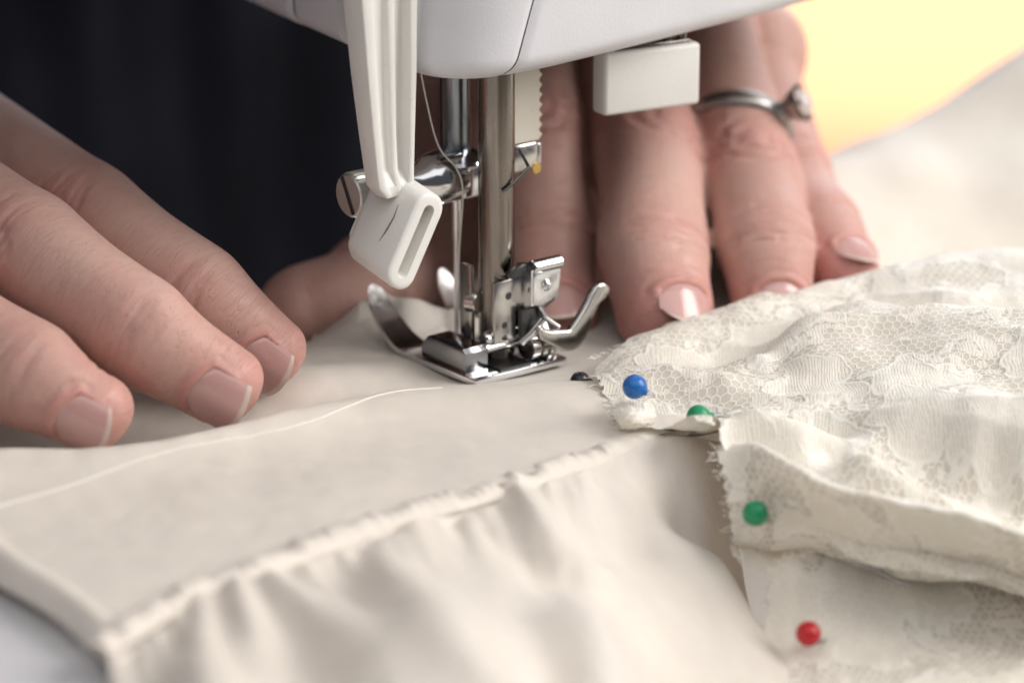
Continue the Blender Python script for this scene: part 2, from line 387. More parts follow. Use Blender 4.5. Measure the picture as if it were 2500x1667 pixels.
# ------------------------------------------------------------------ materials
class NT:
    def __init__(self, name):
        self.m = bpy.data.materials.new(name); self.m.use_nodes = True
        self.t = self.m.node_tree; self.b = self.t.nodes["Principled BSDF"]; self.out = self.t.nodes["Material Output"]
    def n(self, kind, **kw):
        nd = self.t.nodes.new(kind)
        for k, v in kw.items():
            if k.startswith('i_'):
                key = k[2:]; key = int(key) if key.isdigit() else key
                nd.inputs[key].default_value = v
            else: setattr(nd, k, v)
        return nd
    def l(self, a, b): self.t.links.new(a, b)
    def math(self, op, a, b=None, c=None, clamp=False):
        nd = self.n('ShaderNodeMath', operation=op); nd.use_clamp = clamp
        for i, v in enumerate((a, b, c)):
            if v is None: continue
            if isinstance(v, (int, float)): nd.inputs[i].default_value = v
            else: self.l(v, nd.inputs[i])
        return nd.outputs[0]
    def vmath(self, op, a, b=None, out=0):
        nd = self.n('ShaderNodeVectorMath', operation=op)
        for i, v in enumerate((a, b)):
            if v is None: continue
            if isinstance(v, (tuple, list)): nd.inputs[i].default_value = v
            else: self.l(v, nd.inputs[i])
        return nd.outputs[out]
    def mapr(self, v, a, b, c=0.0, d=1.0, smooth=True):
        nd = self.n('ShaderNodeMapRange'); nd.interpolation_type = 'SMOOTHSTEP' if smooth else 'LINEAR'
        self.l(v, nd.inputs[0])
        for i, k in enumerate((a, b, c, d)): nd.inputs[i + 1].default_value = k
        return nd.outputs[0]
    def mix(self, f, a, b):
        nd = self.n('ShaderNodeMix', data_type='RGBA')
        for i, v in ((0, f), (6, a), (7, b)):
            if isinstance(v, (int, float)): nd.inputs[i].default_value = v
            elif isinstance(v, tuple): nd.inputs[i].default_value = (*v[:3], 1)
            else: self.l(v, nd.inputs[i])
        return nd.outputs[2]
    def noise(self, scale, detail=3, vec=None, rough=0.5, dim='3D'):
        nd = self.n('ShaderNodeTexNoise'); nd.noise_dimensions = dim; nd.inputs['Scale'].default_value = scale
        nd.inputs['Detail'].default_value = detail; nd.inputs['Roughness'].default_value = rough
        if vec is not None: self.l(vec, nd.inputs['Vector'])
        return nd.outputs['Fac']
    def obj(self): return self.n('ShaderNodeTexCoord').outputs['Object']
    def uv(self): return self.n('ShaderNodeTexCoord').outputs['UV']
    def bump(self, h, strength, dist, prev=None):
        nd = self.n('ShaderNodeBump'); nd.inputs['Strength'].default_value = strength; nd.inputs['Distance'].default_value = dist
        self.l(h, nd.inputs['Height'])
        if prev is not None: self.l(prev, nd.inputs['Normal'])
        return nd.outputs['Normal']
    def set(self, **kw):
        for k, v in kw.items():
            key = k.replace('_', ' ')
            inp = self.b.inputs[key]
            if isinstance(v, tuple): inp.default_value = (*v[:3], 1) if inp.type == 'RGBA' else v
            elif isinstance(v, (int, float)): inp.default_value = v
            else: self.l(v, inp)
        return self

def plastic(name, col, rough=0.38, speck=0.5):
    t = NT(name); o = t.obj()
    n1 = t.noise(60, 2, o); n2 = t.noise(2600, 0, o)
    spk = t.mapr(t.noise(520, 2, o), 0.71, 0.76)
    base = t.mix(t.mapr(n1, 0.3, 0.75), col, tuple(c * 0.93 for c in col))
    base = t.mix(t.math('MULTIPLY', spk, speck), base, (0.42, 0.36, 0.28))
    t.set(Base_Color=base, Roughness=t.mapr(n1, 0.2, 0.8, rough - 0.06, rough + 0.1), Normal=t.bump(n2, 0.12, 0.0002))
    return t.m

def metal(name, col, rough, wear=0.1, streak=None):
    t = NT(name); o = t.obj()
    v = o
    if streak:
        mp = t.n('ShaderNodeMapping'); mp.inputs['Scale'].default_value = streak; t.l(o, mp.inputs['Vector']); v = mp.outputs[0]
    n1 = t.noise(900, 1, v); n2 = t.noise(150, 1, o)
    t.set(Metallic=1.0, Base_Color=t.mix(t.mapr(n2, 0.35, 0.7), col, tuple(c * 0.95 for c in col)),
          Roughness=t.mapr(n1, 0.3, 0.75, rough, rough + wear), Normal=t.bump(n1, 0.03, 0.0001))
    return t.m

M = {}
M['white'] = plastic('white_plastic', (0.70, 0.695, 0.72), 0.36, 0.15)
M['ivory'] = plastic('ivory_plastic', (0.77, 0.75, 0.71), 0.42, 0.25)
M['cream'] = plastic('cream_plastic', (0.72, 0.67, 0.57), 0.45, 0.4)
M['slot'] = plastic('recess_plastic', (0.56, 0.50, 0.43), 0.6, 0.5)
M['gap'] = plastic('dark_gap', (0.10, 0.085, 0.075), 0.7, 0.1)
M['scratch'] = plastic('scratch_mark', (0.20, 0.17, 0.14), 0.7, 0.1)
M['chrome'] = metal('chrome', (0.78, 0.78, 0.79), 0.12, 0.05)
M['steel'] = metal('brushed_steel', (0.28, 0.25, 0.225), 0.18, 0.12, (1, 1, 0.06))
M['bluesteel'] = metal('blued_steel', (0.26, 0.28, 0.31), 0.17, 0.10, (1, 1, 0.06))
M['screw'] = metal('satin_nickel', (0.72, 0.71, 0.69), 0.42, 0.08)
M['greysteel'] = metal('grey_steel', (0.33, 0.33, 0.34), 0.16, 0.06)
M['nickel'] = metal('nickel', (0.60, 0.585, 0.56), 0.20, 0.05)
M['dark'] = metal('dark_steel', (0.10, 0.10, 0.10), 0.35, 0.1)
M['brass'] = metal('brass', (0.62, 0.44, 0.14), 0.25, 0.1)
M['silver'] = metal('tarnished_silver', (0.42, 0.40, 0.38), 0.28, 0.2)

def silk():
    t = NT('cream_silk'); uv = t.uv(); o = t.obj()
    w1 = t.n('ShaderNodeTexWave', wave_type='BANDS', bands_direction='X'); w1.inputs['Scale'].default_value = 0.90
    w2 = t.n('ShaderNodeTexWave', wave_type='BANDS', bands_direction='Y'); w2.inputs['Scale'].default_value = 0.90
    rot = t.n('ShaderNodeMapping'); rot.inputs['Rotation'].default_value = (0, 0, R(33)); t.l(uv, rot.inputs['Vector'])
    for w in (w1, w2):
        w.inputs['Distortion'].default_value = 0.0
        t.l(rot.outputs[0], w.inputs['Vector'])
    weave = t.math('MULTIPLY', w1.outputs['Fac'], w2.outputs['Fac'])
    slub = t.noise(0.22, 2, uv, dim='2D')
    lint = t.mapr(t.noise(1.3, 2, uv, dim='2D'), 0.80, 0.84)
    c = t.mix(weave, (0.67, 0.605, 0.535), (0.89, 0.835, 0.765))
    c = t.mix(t.math('MULTIPLY', t.mapr(slub, 0.35, 0.7), 0.35), c, (0.80, 0.73, 0.645))
    c = t.mix(t.math('MULTIPLY', lint, 0.5), c, (0.40, 0.36, 0.33))
    nb = t.bump(t.noise(0.10, 3, uv, dim='2D'), 0.22, 0.0022)
    nb = t.bump(weave, 0.5, 0.00015, nb)
    t.set(Base_Color=c, Roughness=0.50, Normal=nb, Sheen_Weight=0.18, Sheen_Roughness=0.4, Specular_IOR_Level=0.42)
    return t.m
M['silk'] = silk()

def lace():
    t = NT('ivory_lace'); uv = t.uv()
    wn = t.n('ShaderNodeTexNoise', noise_dimensions='2D'); wn.inputs['Scale'].default_value = 0.11; wn.inputs['Detail'].default_value = 3; t.l(uv, wn.inputs['Vector'])
    off = t.vmath('MULTIPLY', t.vmath('SUBTRACT', wn.outputs['Color'], (0.5, 0.5, 0.5)), (3.0, 3.0, 0))
    wuv = t.vmath('ADD', uv, off)
    # hexagonal net
    cell = 1.35
    p = t.vmath('MULTIPLY', wuv, (1 / cell, 1 / cell, 0))
    r = (1.0, 1.7320508, 1.0); h = (0.5, 0.8660254, 0.5)
    a = t.vmath('SUBTRACT', t.vmath('MODULO', t.vmath('ADD', p, (400 * r[0], 400 * r[1], 0)), r), h)
    b = t.vmath('SUBTRACT', t.vmath('MODULO', t.vmath('ADD', p, (400 * r[0] - h[0], 400 * r[1] - h[1], 0)), r), h)
    a = t.vmath('MULTIPLY', a, (1, 1, 0)); b = t.vmath('MULTIPLY', b, (1, 1, 0))
    sel = t.math('LESS_THAN', t.vmath('LENGTH', a, out=1), t.vmath('LENGTH', b, out=1))
    mv = t.n('ShaderNodeMix', data_type='VECTOR'); t.l(sel, mv.inputs[0]); t.l(b, mv.inputs[4]); t.l(a, mv.inputs[5])
    g = t.vmath('ABSOLUTE', mv.outputs[1])
    sx = t.n('ShaderNodeSeparateXYZ'); t.l(g, sx.inputs[0])
    hd = t.math('MAXIMUM', t.vmath('DOT_PRODUCT', g, (0.5, 0.8660254, 0), out=1), sx.outputs[0])
    net = t.mapr(hd, 0.39, 0.45)
    # flower motifs: dense cloth with a corded outline
    v = t.n('ShaderNodeTexVoronoi', feature='F1', voronoi_dimensions='2D'); v.inputs['Scale'].default_value = 0.062; pass
    v.inputs['Randomness'].default_value = 0.9
    w2 = t.n('ShaderNodeTexNoise', noise_dimensions='2D'); w2.inputs['Scale'].default_value = 0.16; w2.inputs['Detail'].default_value = 2; t.l(uv, w2.inputs['Vector'])
    vv = t.vmath('ADD', uv, t.vmath('MULTIPLY', t.vmath('SUBTRACT', w2.outputs['Color'], (0.5, 0.5, 0.5)), (16.0, 16.0, 0)))
    t.l(vv, v.inputs['Vector'])
    dist = v.outputs['Distance']
    motif = t.mapr(dist, 0.44, 0.41)
    rim = t.math('MULTIPLY', t.mapr(dist, 0.36, 0.42), t.mapr(dist, 0.49, 0.43))
    # small leaves along the net
    v2 = t.n('ShaderNodeTexVoronoi', feature='F1', voronoi_dimensions='2D'); v2.inputs['Scale'].default_value = 0.17
    mp = t.n('ShaderNodeMapping'); mp.inputs['Rotation'].default_value = (0, 0, R(25)); mp.inputs['Scale'].default_value = (0.55, 1.3, 1); t.l(vv, mp.inputs['Vector']); t.l(mp.outputs[0], v2.inputs['Vector'])
    leaf = t.mapr(v2.outputs['Distance'], 0.31, 0.27)
    motif = t.math('MAXIMUM', motif, leaf)
    wv = t.n('ShaderNodeTexWave', wave_type='BANDS', bands_direction='X'); wv.inputs['Scale'].default_value = 0.62; wv.inputs['Distortion'].default_value = 0.0
    t.l(wuv, wv.inputs['Vector'])
    cloth = t.mapr(wv.outputs['Fac'], 0.1, 0.8, 0.62, 1.0)
    patt = t.math('MAXIMUM', t.math('MULTIPLY', motif, cloth), net)
    patt = t.math('MAXIMUM', patt, rim)
    alpha = t.mapr(patt, 0.0, 0.9, 0.60, 0.97, smooth=False)
    height = t.math('ADD', patt, t.math('MULTIPLY', rim, 0.8))
    nb = t.bump(t.noise(0.16, 3, uv, dim='2D'), 0.25, 0.002)
    nb = t.bump(height, 0.42, 0.00022, nb)
    col = t.mix(rim, (0.93, 0.88, 0.785), (0.95, 0.915, 0.84))
    t.set(Base_Color=col, Roughness=0.55, Normal=nb, Sheen_Weight=0.2, Alpha=alpha, Specular_IOR_Level=0.35)
    t.set(Subsurface_Weight=0.0)
    tr = t.n('ShaderNodeBsdfTranslucent'); t.l(col, tr.inputs[0]); t.l(nb, tr.inputs[1])
    tp = t.n('ShaderNodeBsdfTransparent')
    m1 = t.n('ShaderNodeMixShader'); m1.inputs[0].default_value = 0.15
    t.set(Alpha=1.0)
    for lk in list(t.t.links):
        if lk.to_node == t.b and lk.to_socket.name == 'Alpha': t.t.links.remove(lk)
    t.l(t.b.outputs[0], m1.inputs[1]); t.l(tr.outputs[0], m1.inputs[2])
    m2 = t.n('ShaderNodeMixShader'); t.l(alpha, m2.inputs[0]); t.l(tp.outputs[0], m2.inputs[1]); t.l(m1.outputs[0], m2.inputs[2])
    t.l(m2.outputs[0], t.out.inputs['Surface'])
    return t.m
M['lace'] = lace()

def skin():
    t = NT('skin'); o = t.obj()
    at = t.n('ShaderNodeAttribute'); at.attribute_name = 'flush'
    n1 = t.noise(140, 2, o); n2 = t.noise(520, 2, o); n3 = t.noise(45, 1, o)
    c = t.mix(t.mapr(n3, 0.3, 0.7), (0.60, 0.385, 0.325), (0.545, 0.33, 0.28))
    c = t.mix(t.math('MULTIPLY', t.mapr(n1, 0.45, 0.75), 0.35), c, (0.56, 0.29, 0.245))
    c = t.mix(t.math('MULTIPLY', at.outputs['Fac'], 0.75), c, (0.55, 0.225, 0.20))
    v = t.n('ShaderNodeTexVoronoi', feature='DISTANCE_TO_EDGE'); v.inputs['Scale'].default_value = 1150
    t.l(t.vmath('ADD', o, t.vmath('MULTIPLY', t.n('ShaderNodeTexNoise').outputs['Color'], (0.0006,) * 3)), v.inputs['Vector'])
    nb = t.bump(t.mapr(v.outputs['Distance'], 0.0, 0.25), 0.10, 0.0001)
    a1 = t.n('ShaderNodeAttribute'); a1.attribute_name = 'fs'; a2 = t.n('ShaderNodeAttribute'); a2.attribute_name = 'fp'
    cx = t.n('ShaderNodeCombineXYZ'); t.l(t.math('MULTIPLY', a1.outputs['Fac'], 1.7), cx.inputs[0]); t.l(t.math('MULTIPLY', a2.outputs['Fac'], 1.1), cx.inputs[1])
    ln = t.noise(1.0, 2, cx.outputs[0], dim='2D')
    rid = t.math('ABSOLUTE', t.math('SUBTRACT', ln, 0.5))
    line = t.mapr(rid, 0.0, 0.05)
    nb = t.bump(line, 0.4, 0.00022, nb)
    c = t.mix(t.math('MULTIPLY', t.math('SUBTRACT', 1.0, line), 0.2), c, (0.34, 0.185, 0.14))
    nb = t.bump(n2, 0.14, 0.0004, nb)
    t.set(Base_Color=c, Roughness=t.mapr(n2, 0.3, 0.7, 0.42, 0.58), Normal=nb, Specular_IOR_Level=0.42)
    t.set(Subsurface_Weight=0.35, Subsurface_Radius=(0.0042, 0.0016, 0.0009), Subsurface_Scale=0.55)
    return t.m
M['skin'] = skin()

def nail():
    t = NT('fingernail'); uv = t.uv()
    sp = t.n('ShaderNodeSeparateXYZ'); t.l(uv, sp.inputs[0])
    u, v = sp.outputs[0], sp.outputs[1]      # u along the nail (0 root .. 1 free edge), v across (-1..1)
    curve = t.math('ADD', u, t.math('MULTIPLY', t.math('MULTIPLY', v, v), 0.03))
    free = t.mapr(t.math('ADD', curve, t.math('MULTIPLY', t.noise(3, 1, uv), 0.04)), 0.91, 0.96)
    lun = t.mapr(t.math('ADD', u, t.math('MULTIPLY', t.math('MULTIPLY', v, v), 0.35)), 0.22, 0.12)
    c = t.mix(t.noise(260, 2, t.obj()), (0.59, 0.355, 0.325), (0.53, 0.295, 0.27))
    c = t.mix(t.math('MULTIPLY', lun, 0.5), c, (0.52, 0.355, 0.335))
    c = t.mix(t.math('MULTIPLY', free, 0.7), c, (0.72, 0.62, 0.53))
    wv = t.n('ShaderNodeTexNoise'); wv.inputs['Scale'].default_value = 14
    mp = t.n('ShaderNodeMapping'); mp.inputs['Scale'].default_value = (0.08, 1, 1); t.l(uv, mp.inputs['Vector']); t.l(mp.outputs[0], wv.inputs['Vector'])
    t.set(Base_Color=c, Roughness=0.18, Normal=t.bump(wv.outputs['Fac'], 0.12, 0.0002), Specular_IOR_Level=0.6, Coat_Weight=0.5, Coat_Roughness=0.12)
    return t.m
M['nail'] = nail()

def cloth(name, c1, c2, scale, rough=0.8, sheen=0.3):
    t = NT(name); o = t.obj(); n = t.noise(scale, 5, o)
    t.set(Base_Color=t.mix(t.mapr(n, 0.3, 0.7), c1, c2), Roughness=rough, Specular_IOR_Level=0.12 if rough > 0.85 else 0.4, Sheen_Weight=sheen, Normal=t.bump(t.noise(scale * 12, 2, o), 0.3, 0.0005))
    return t.m
M['navy'] = cloth('navy_cloth', (0.003, 0.0034, 0.0062), (0.0075, 0.0085, 0.0145), 14, 0.9, 0.0)
M['whitecloth'] = cloth('white_cloth', (0.80, 0.75, 0.66), (0.75, 0.69, 0.59), 30, 0.7, 0.2)

def glossy(name, col, rough=0.22):
    t = NT(name); o = t.obj(); n = t.noise(700, 3, o)
    t.set(Base_Color=t.mix(t.mapr(n, 0.45, 0.75), col, tuple(c * 0.8 for c in col)), Roughness=t.mapr(n, 0.3, 0.8, rough, rough + 0.14), Normal=t.bump(n, 0.05, 0.0002))
    return t.m
M['blue'] = glossy('blue_pinhead', (0.012, 0.14, 0.46))
M['green'] = glossy('green_pinhead', (0.008, 0.26, 0.11), 0.32)
M['red'] = glossy('red_pinhead', (0.48, 0.010, 0.016), 0.25)
M['black'] = glossy('black_pinhead', (0.012, 0.012, 0.014))
M['stone'] = glossy('ring_stone', (0.66, 0.58, 0.54), 0.08)

def threadmat():
    t = NT('white_thread'); uv = t.obj(); n = t.noise(2200, 2, uv)
    t.set(Base_Color=t.mix(n, (0.70, 0.66, 0.60), (0.82, 0.79, 0.74)), Roughness=0.6, Sheen_Weight=0.3)
    return t.m
M['thread'] = threadmat()

def floor_mat():
    t = NT('wood_floor'); o = t.obj()
    mp = t.n('ShaderNodeMapping'); mp.inputs['Scale'].default_value = (1.0, 8.0, 1); t.l(o, mp.inputs['Vector'])
    n = t.noise(3, 6, mp.outputs[0])
    t.set(Base_Color=t.mix(n, (0.50, 0.40, 0.27), (0.62, 0.52, 0.38)), Roughness=0.5)
    return t.m
M['floor'] = floor_mat()
M['table'] = cloth('beech_table', (0.46, 0.36, 0.25), (0.52, 0.42, 0.30), 9, 0.5, 0.0)

# ------------------------------------------------------------------ the setting
def plane_obj(name, cx, cy, z, sx, sy, mat):
    o = mesh(name, [(cx - sx, cy - sy, z), (cx + sx, cy - sy, z), (cx + sx, cy + sy, z), (cx - sx, cy + sy, z)], [(0, 1, 2, 3)], mat)
    return tag(o, kind='structure')
plane_obj('floor', 0, 3000, -750, 6000, 6000, M['floor'])

A = R(39.0)
table = empty('table', (0, 0, -750), A)
bm = bmesh.new(); add_box(bm, (-480, -330, 622), (330, 190, 650), 3); bm_obj('table_top', bm, M['table'], table)
for u, t in ((-440, -290), (290, -290), (-440, 150), (290, 150)):
    bm = bmesh.new(); add_box(bm, (u - 25, t - 25, 0), (u + 25, t + 25, 621), 3); bm_obj('leg', bm, M['table'], table)
tag(table, 'pale wooden table carrying the sewing machine', 'table')

# ------------------------------------------------------------------ sewing machine (local axes: u along the machine, t towards the sewer)
mach = empty('sewing_machine', (0, 0, -99), A)
tag(mach, 'white sewing machine head and bed with steel bars above cream fabric', 'sewing machine')
ZO = 99.0
_bm_obj, _mesh = bm_obj, mesh
def mpart(name, bm, mat, angle=40, parent=None):
    if parent is None:
        bmesh.ops.translate(bm, vec=(0, 0, ZO), verts=bm.verts[:])
        return bm_obj(name, bm, mat, mach, angle)
    bmesh.ops.translate(bm, vec=(0, 0, ZO), verts=bm.verts[:])
    return bm_obj(name, bm, mat, parent, angle)

# bed / extension table under the cloth
bm = bmesh.new(); add_box(bm, (-94.5, -38, -60), (60, 20, -5.0), 5, 4); mpart('bed', bm, M['white'])
bm = bmesh.new(); add_box(bm, (-204, -160, -98.8), (-95, 30, -3.8), 4, 4); mpart('base', bm, M['white'])
bm = bmesh.new(); add_box(bm, (-20, -26, -4.9), (16, 14, -4.3), 0.2); mpart('needle_plate', bm, M['steel'])

# head: rounded plan outline swept upwards with a rolled lower edge
def head_outline():
    pts = []
    def arc(cx, cy, r, a0, a1, n):
        for k in range(n + 1):
            a = R(a0 + (a1 - a0) * k / n); pts.append((cx + r * math.cos(a), cy + r * math.sin(a)))
    pts.append((-4.6, 72.0)); pts.append((-6.4, 60.0))
    for k in range(64): pts.append((-6.8 - 9.2 * (k / 63) ** 0.85, 58 - k * 1.02))
    arc(-5.0, -8.6, 11.0, 178, 270, 26)
    for k in range(1, 90): pts.append((-5 + k * 1.0, -19.6 + 4.6 * (k / 90) ** 1.6))
    arc(84.0, -6.6, 8.0, 285, 360, 12)
    for k in range(1, 40): pts.append((92.0, -6.6 + k * 2))
    return np.array(pts)
HO = head_outline()
def head_shell(i0, i1, proud, name, slots=()):
    o = HO[i0:i1]
    d = np.gradient(HO, axis=0)[i0:i1]; nrm = np.stack([d[:, 1], -d[:, 0]], 1); nrm /= np.linalg.norm(nrm, axis=1, keepdims=True)
    cent = np.array([30.0, 28.0])
    nrm *= np.sign(((o - cent) * nrm).sum(1))[:, None]
    prof = []                                     # (inset, z): rolled lower edge, then wall
    for k in range(9):
        a = R(90 * k / 8); prof.append((5.0 * (1 - math.sin(a)), 3.6 * (1 - math.cos(a))))
    prof = [(14.0, 2.0), (9.0, 0.4)] + prof[:1] + prof[1:]
    for z in (6, 10, 16, 24, 34, 46, 60): prof.append((-0.035 * (z - 3.6), z))
    rows = []
    L = np.concatenate([[0], np.cumsum(np.linalg.norm(np.diff(o, axis=0), axis=1))])
    ed = np.minimum(L, L[-1] - L)
    edge = np.clip(1 - ed / 0.55, 0, 1) ** 2 * 0.55                      # the seam edges turn inwards
    zb = 48.4 + np.clip((o[:, 0] - 5) / 60, 0, 1) * 2.4 + np.clip(o[:, 1] / 50, 0, 1) * 1.6
    for ins, z in prof:
        dep = np.zeros(len(o))
        for t0, t1, zz, amount in slots:
            m = (o[:, 0] < -5) & (o[:, 1] > t0) & (o[:, 1] < t1)
            dep[m] = amount
        p = o - nrm * (ins - proud + edge + dep)[:, None]
        p[:, 0] += 0.32 * z * np.exp(-((o[:, 0] + 4) / 16) ** 2) * (o[:, 1] < -10)
        rows.append(np.column_stack([p, zb + z + ZO]))
    G = np.array(rows); n, m = G.shape[:2]
    idx = np.arange(n * m).reshape(n, m)
    q = np.stack([idx[:-1, :-1], idx[:-1, 1:], idx[1:, 1:], idx[1:, :-1]], -1).reshape(-1, 4)[:, ::-1]
    return mesh(name, G.reshape(-1, 3), q, M['white'], mach, angle=50)
seam = int(np.argmin(np.hypot(HO[:, 0] + 4.2, HO[:, 1] + 19.6)))
seam2 = int(np.argmin(np.abs(HO[:100, 1] - 27.0)))
head_shell(seam2, seam + 1, 0.0, 'head_cover', slots=((6.0, 11.5, 0, 3.5),))
head_shell(seam, len(HO), 0.22, 'face_cover')
head_shell(0, seam2 + 1, 0.3, 'front_cover')
bm = bmesh.new(); add_plate(bm, [tuple(HO[k]) for k in range(0, len(HO), 6)], 54.5, 1.0, 0, axis=2)
for v in bm.verts: v.co.x = 30 + (v.co.x - 30) * 0.96; v.co.y = 28 + (v.co.y - 28) * 0.95
mpart('head_base', bm, M['gap'])
bm = bmesh.new(); add_box(bm, (-200, -22, 112), (95, 80, 180), 10, 4); mpart('arm', bm, M['white'])
bm = bmesh.new(); add_box(bm, (-290, -40, -98.7), (-205.5, 90, 180), 10, 4); mpart('pillar', bm, M['white'])

# presser foot lever: tapered shaft with a channel, and a paddle with a slot
lev = bmesh.new()
def shaft_section(z, uc, tc, w, d, ch):
    # cross-section with a channel and a rib cut into the -t face
    w2 = w / 2
    P = [(-w2, d / 2), (w2, d / 2), (w2, -d / 2), (w2 * 0.72, -d / 2), (w2 * 0.66, -d / 2 + ch), (w2 * 0.34, -d / 2 + ch), (w2 * 0.26, -d / 2 + ch * 0.45),
         (w2 * 0.02, -d / 2 + ch * 0.45), (-w2 * 0.08, -d / 2 + ch), (-w2 * 0.50, -d / 2 + ch), (-w2 * 0.62, -d / 2), (-w2, -d / 2)]
    return [lev.verts.new((uc + a, tc + b, z)) for a, b in P]
secs = [shaft_section(116, -21.2, -7.4, 12.0, 6.0, 0.9), shaft_section(80, -21.2, -8.6, 11.2, 5.4, 0.9), shaft_section(62, -21.2, -9.2, 10.2, 5.0, 1.6), shaft_section(50, -21.1, -9.8, 9.0, 4.5, 2.0),
        shaft_section(41, -21.0, -10.2, 7.7, 4.0, 2.0), shaft_section(35.5, -20.9, -10.5, 6.9, 3.6, 1.7), shaft_section(33.4, -20.8, -10.6, 6.6, 3.5, 0.3), shaft_section(31.6, -20.4, -10.8, 4.4, 2.8, 0.1)]
for a, b in zip(secs, secs[1:]):
    for k in range(len(a)): lev.faces.new((a[k], a[(k + 1) % len(a)], b[(k + 1) % len(a)], b[k]))
lev.faces.new(secs[0]); lev.faces.new(secs[-1])
bmesh.ops.recalc_face_normals(lev, faces=lev.faces[:])
es = [e for e in lev.edges if len(e.link_faces) == 2 and e.calc_face_angle(0) > R(25)]
bmesh.ops.bevel(lev, geom=es, offset=0.28, segments=2, affect='EDGES', profile=0.5)
lever = mpart('presser_foot_lever', lev, M['ivory'])
# paddle axes: a = long way (down), b = thin way, e = depth towards the sewer
pa = Vector((-0.50, 0.0, -0.866)); pb = Vector((0.866, 0.0, -0.50)); pe = Vector((0.05, 0.985, 0.17)).normalized()
pc = Vector((-20.6, -16.6, 25.6))
bm = bmesh.new()
LP, TP, DP = 15.4, 5.6, 13.0
ring = rrect(LP, TP, 2.5, 7)
depths = [(0, 0.75), (0.12, 0.25), (0.45, 0.0), (DP - 2.6, 0.0), (DP - 1.3, 0.5), (DP - 0.5, 1.3), (DP, 2.3)]
prev = None
for d, ins in depths:
    rr = rrect(LP - 2 * ins, TP - 2 * min(ins, 1.2), max(2.5 - ins * 0.6, 0.6), 7)
    cur = [bm.verts.new(pc + pa * a + pb * b + pe * d) for a, b in rr]
    if prev:
        for k in range(len(cur)): bm.faces.new((prev[k], prev[(k + 1) % len(cur)], cur[(k + 1) % len(cur)], cur[k]))
    else: first = cur
    prev = cur
bm.faces.new(prev)
# slot recessed into the near face
slot0 = [bm.verts.new(pc + pa * a + pb * b) for a, b in rrect(LP - 3.6, 2.0, 0.95, 7)]
slot1 = [bm.verts.new(pc + pa * a + pb * b + pe * 2.2) for a, b in rrect(LP - 4.2, 1.5, 0.7, 7)]
nn = len(first)
for k in range(nn):
    bm.faces.new((first[k], first[(k + 1) % nn], slot0[(k + 1) % nn], slot0[k]))
    bm.faces.new((slot0[k], slot0[(k + 1) % nn], slot1[(k + 1) % nn], slot1[k]))
bm.faces.new(slot1)
mpart('paddle', bm, M['ivory'], 60, parent=lever)
bm = bmesh.new()
add_plate(bm, rrect(LP - 4.4, 1.35, 0.62, 6), 0, 0.1, 0, axis=2)
mt = Matrix((pa, pb, pe)).transposed().to_4x4(); mt.translation = pc + pe * 2.0
bm.transform(mt); mpart('slot_floor', bm, M['slot'], parent=lever)
bm = bmesh.new()
sp0 = pc - pb * (TP / 2 + 0.02) + pe * 3.4
add_tube(bm, [sp0 - pa * 3.6 + pe * 0.3, sp0 - pa * 1.5 + pe * 0.1, sp0 + pa * 0.8 + pe * 0.5, sp0 + pa * 2.8 + pe * 1.1], [0.03, 0.13, 0.16, 0.03], 6)
mpart('scratch', bm, M['scratch'], parent=lever)

# bars
bm = bmesh.new(); add_lathe(bm, (0, 0, 32), (0, 0, 75), [(0, 2.2), (0.01, 2.42), (1, 2.42)], 40); mpart('needle_bar', bm, M['bluesteel'])
bm = bmesh.new(); add_lathe(bm, (0, -10.2, 1.8), (0, -10.2, 75), [(0, 2.6), (0.01, 2.85), (1, 2.85)], 48); mpart('presser_bar', bm, M['steel'])

# needle clamp
bm = bmesh.new()
add_box(bm, (-1.8, -4.4, 26.2), (6.4, 3.4, 31.6), 0.6, 3)
clamp = mpart('needle_clamp', bm, M['chrome'])
bm = bmesh.new(); add_lathe(bm, (0, 0, 31.2), (0, 0, 33.3), [(0, 5.2), (0.25, 5.6), (0.5, 5.4), (0.8, 3.6), (1, 2.6)], 36); mpart('collar', bm, M['chrome'], parent=clamp)
bm = bmesh.new(); add_lathe(bm, (-1.0, -0.8, 29.6), (-12, -0.8, 29.6), [(0, 4.2), (0.35, 4.3), (0.55, 3.6), (0.7, 2.4), (1, 2.2)], 32); mpart('clamp_sleeve', bm, M['chrome'], parent=clamp)
bm = bmesh.new()
seg = 56; prof = [(0, 2.2), (0.05, 3.3), (0.15, 3.6), (0.85, 3.6), (0.95, 3.35), (1, 3.1)]
rings = add_lathe(bm, (-16.8, -0.8, 29.6), (-21.6, -0.8, 29.6), prof, seg, cap=False)
for r in rings[2:4]:
    for k, v in enumerate(r):
        if k % 2: v.co += (v.co - Vector((v.co.x, -0.8, 29.6))).normalized() * -0.28
f = bm.faces.new(rings[-1]); bm.faces.new(rings[0])
add_cyl(bm, (-11.5, -0.8, 29.6), (-17.2, -0.8, 29.6), 2.0, 24)
screw = mpart('clamp_screw', bm, M['screw'], 30, parent=clamp)
bm = bmesh.new(); add_box(bm, (-21.75, -0.8 - 0.38, 29.6 - 3.1), (-21.35, -0.8 + 0.38, 29.6 + 3.1), 0, mtx=Matrix.Translation((0, -0.8, 29.6)) @ Matrix.Rotation(R(-28), 4, 'X') @ Matrix.Translation((0, 0.8, -29.6)))
mpart('screw_slot', bm, M['dark'], parent=clamp)
# needle
bm = bmesh.new(); add_lathe(bm, (0, 0, 27), (0, 0, -4), [(0, 0.85), (0.22, 0.85), (0.30, 0.52), (0.88, 0.42), (0.97, 0.22), (1, 0.03)], 16); mpart('needle', bm, M['chrome'])

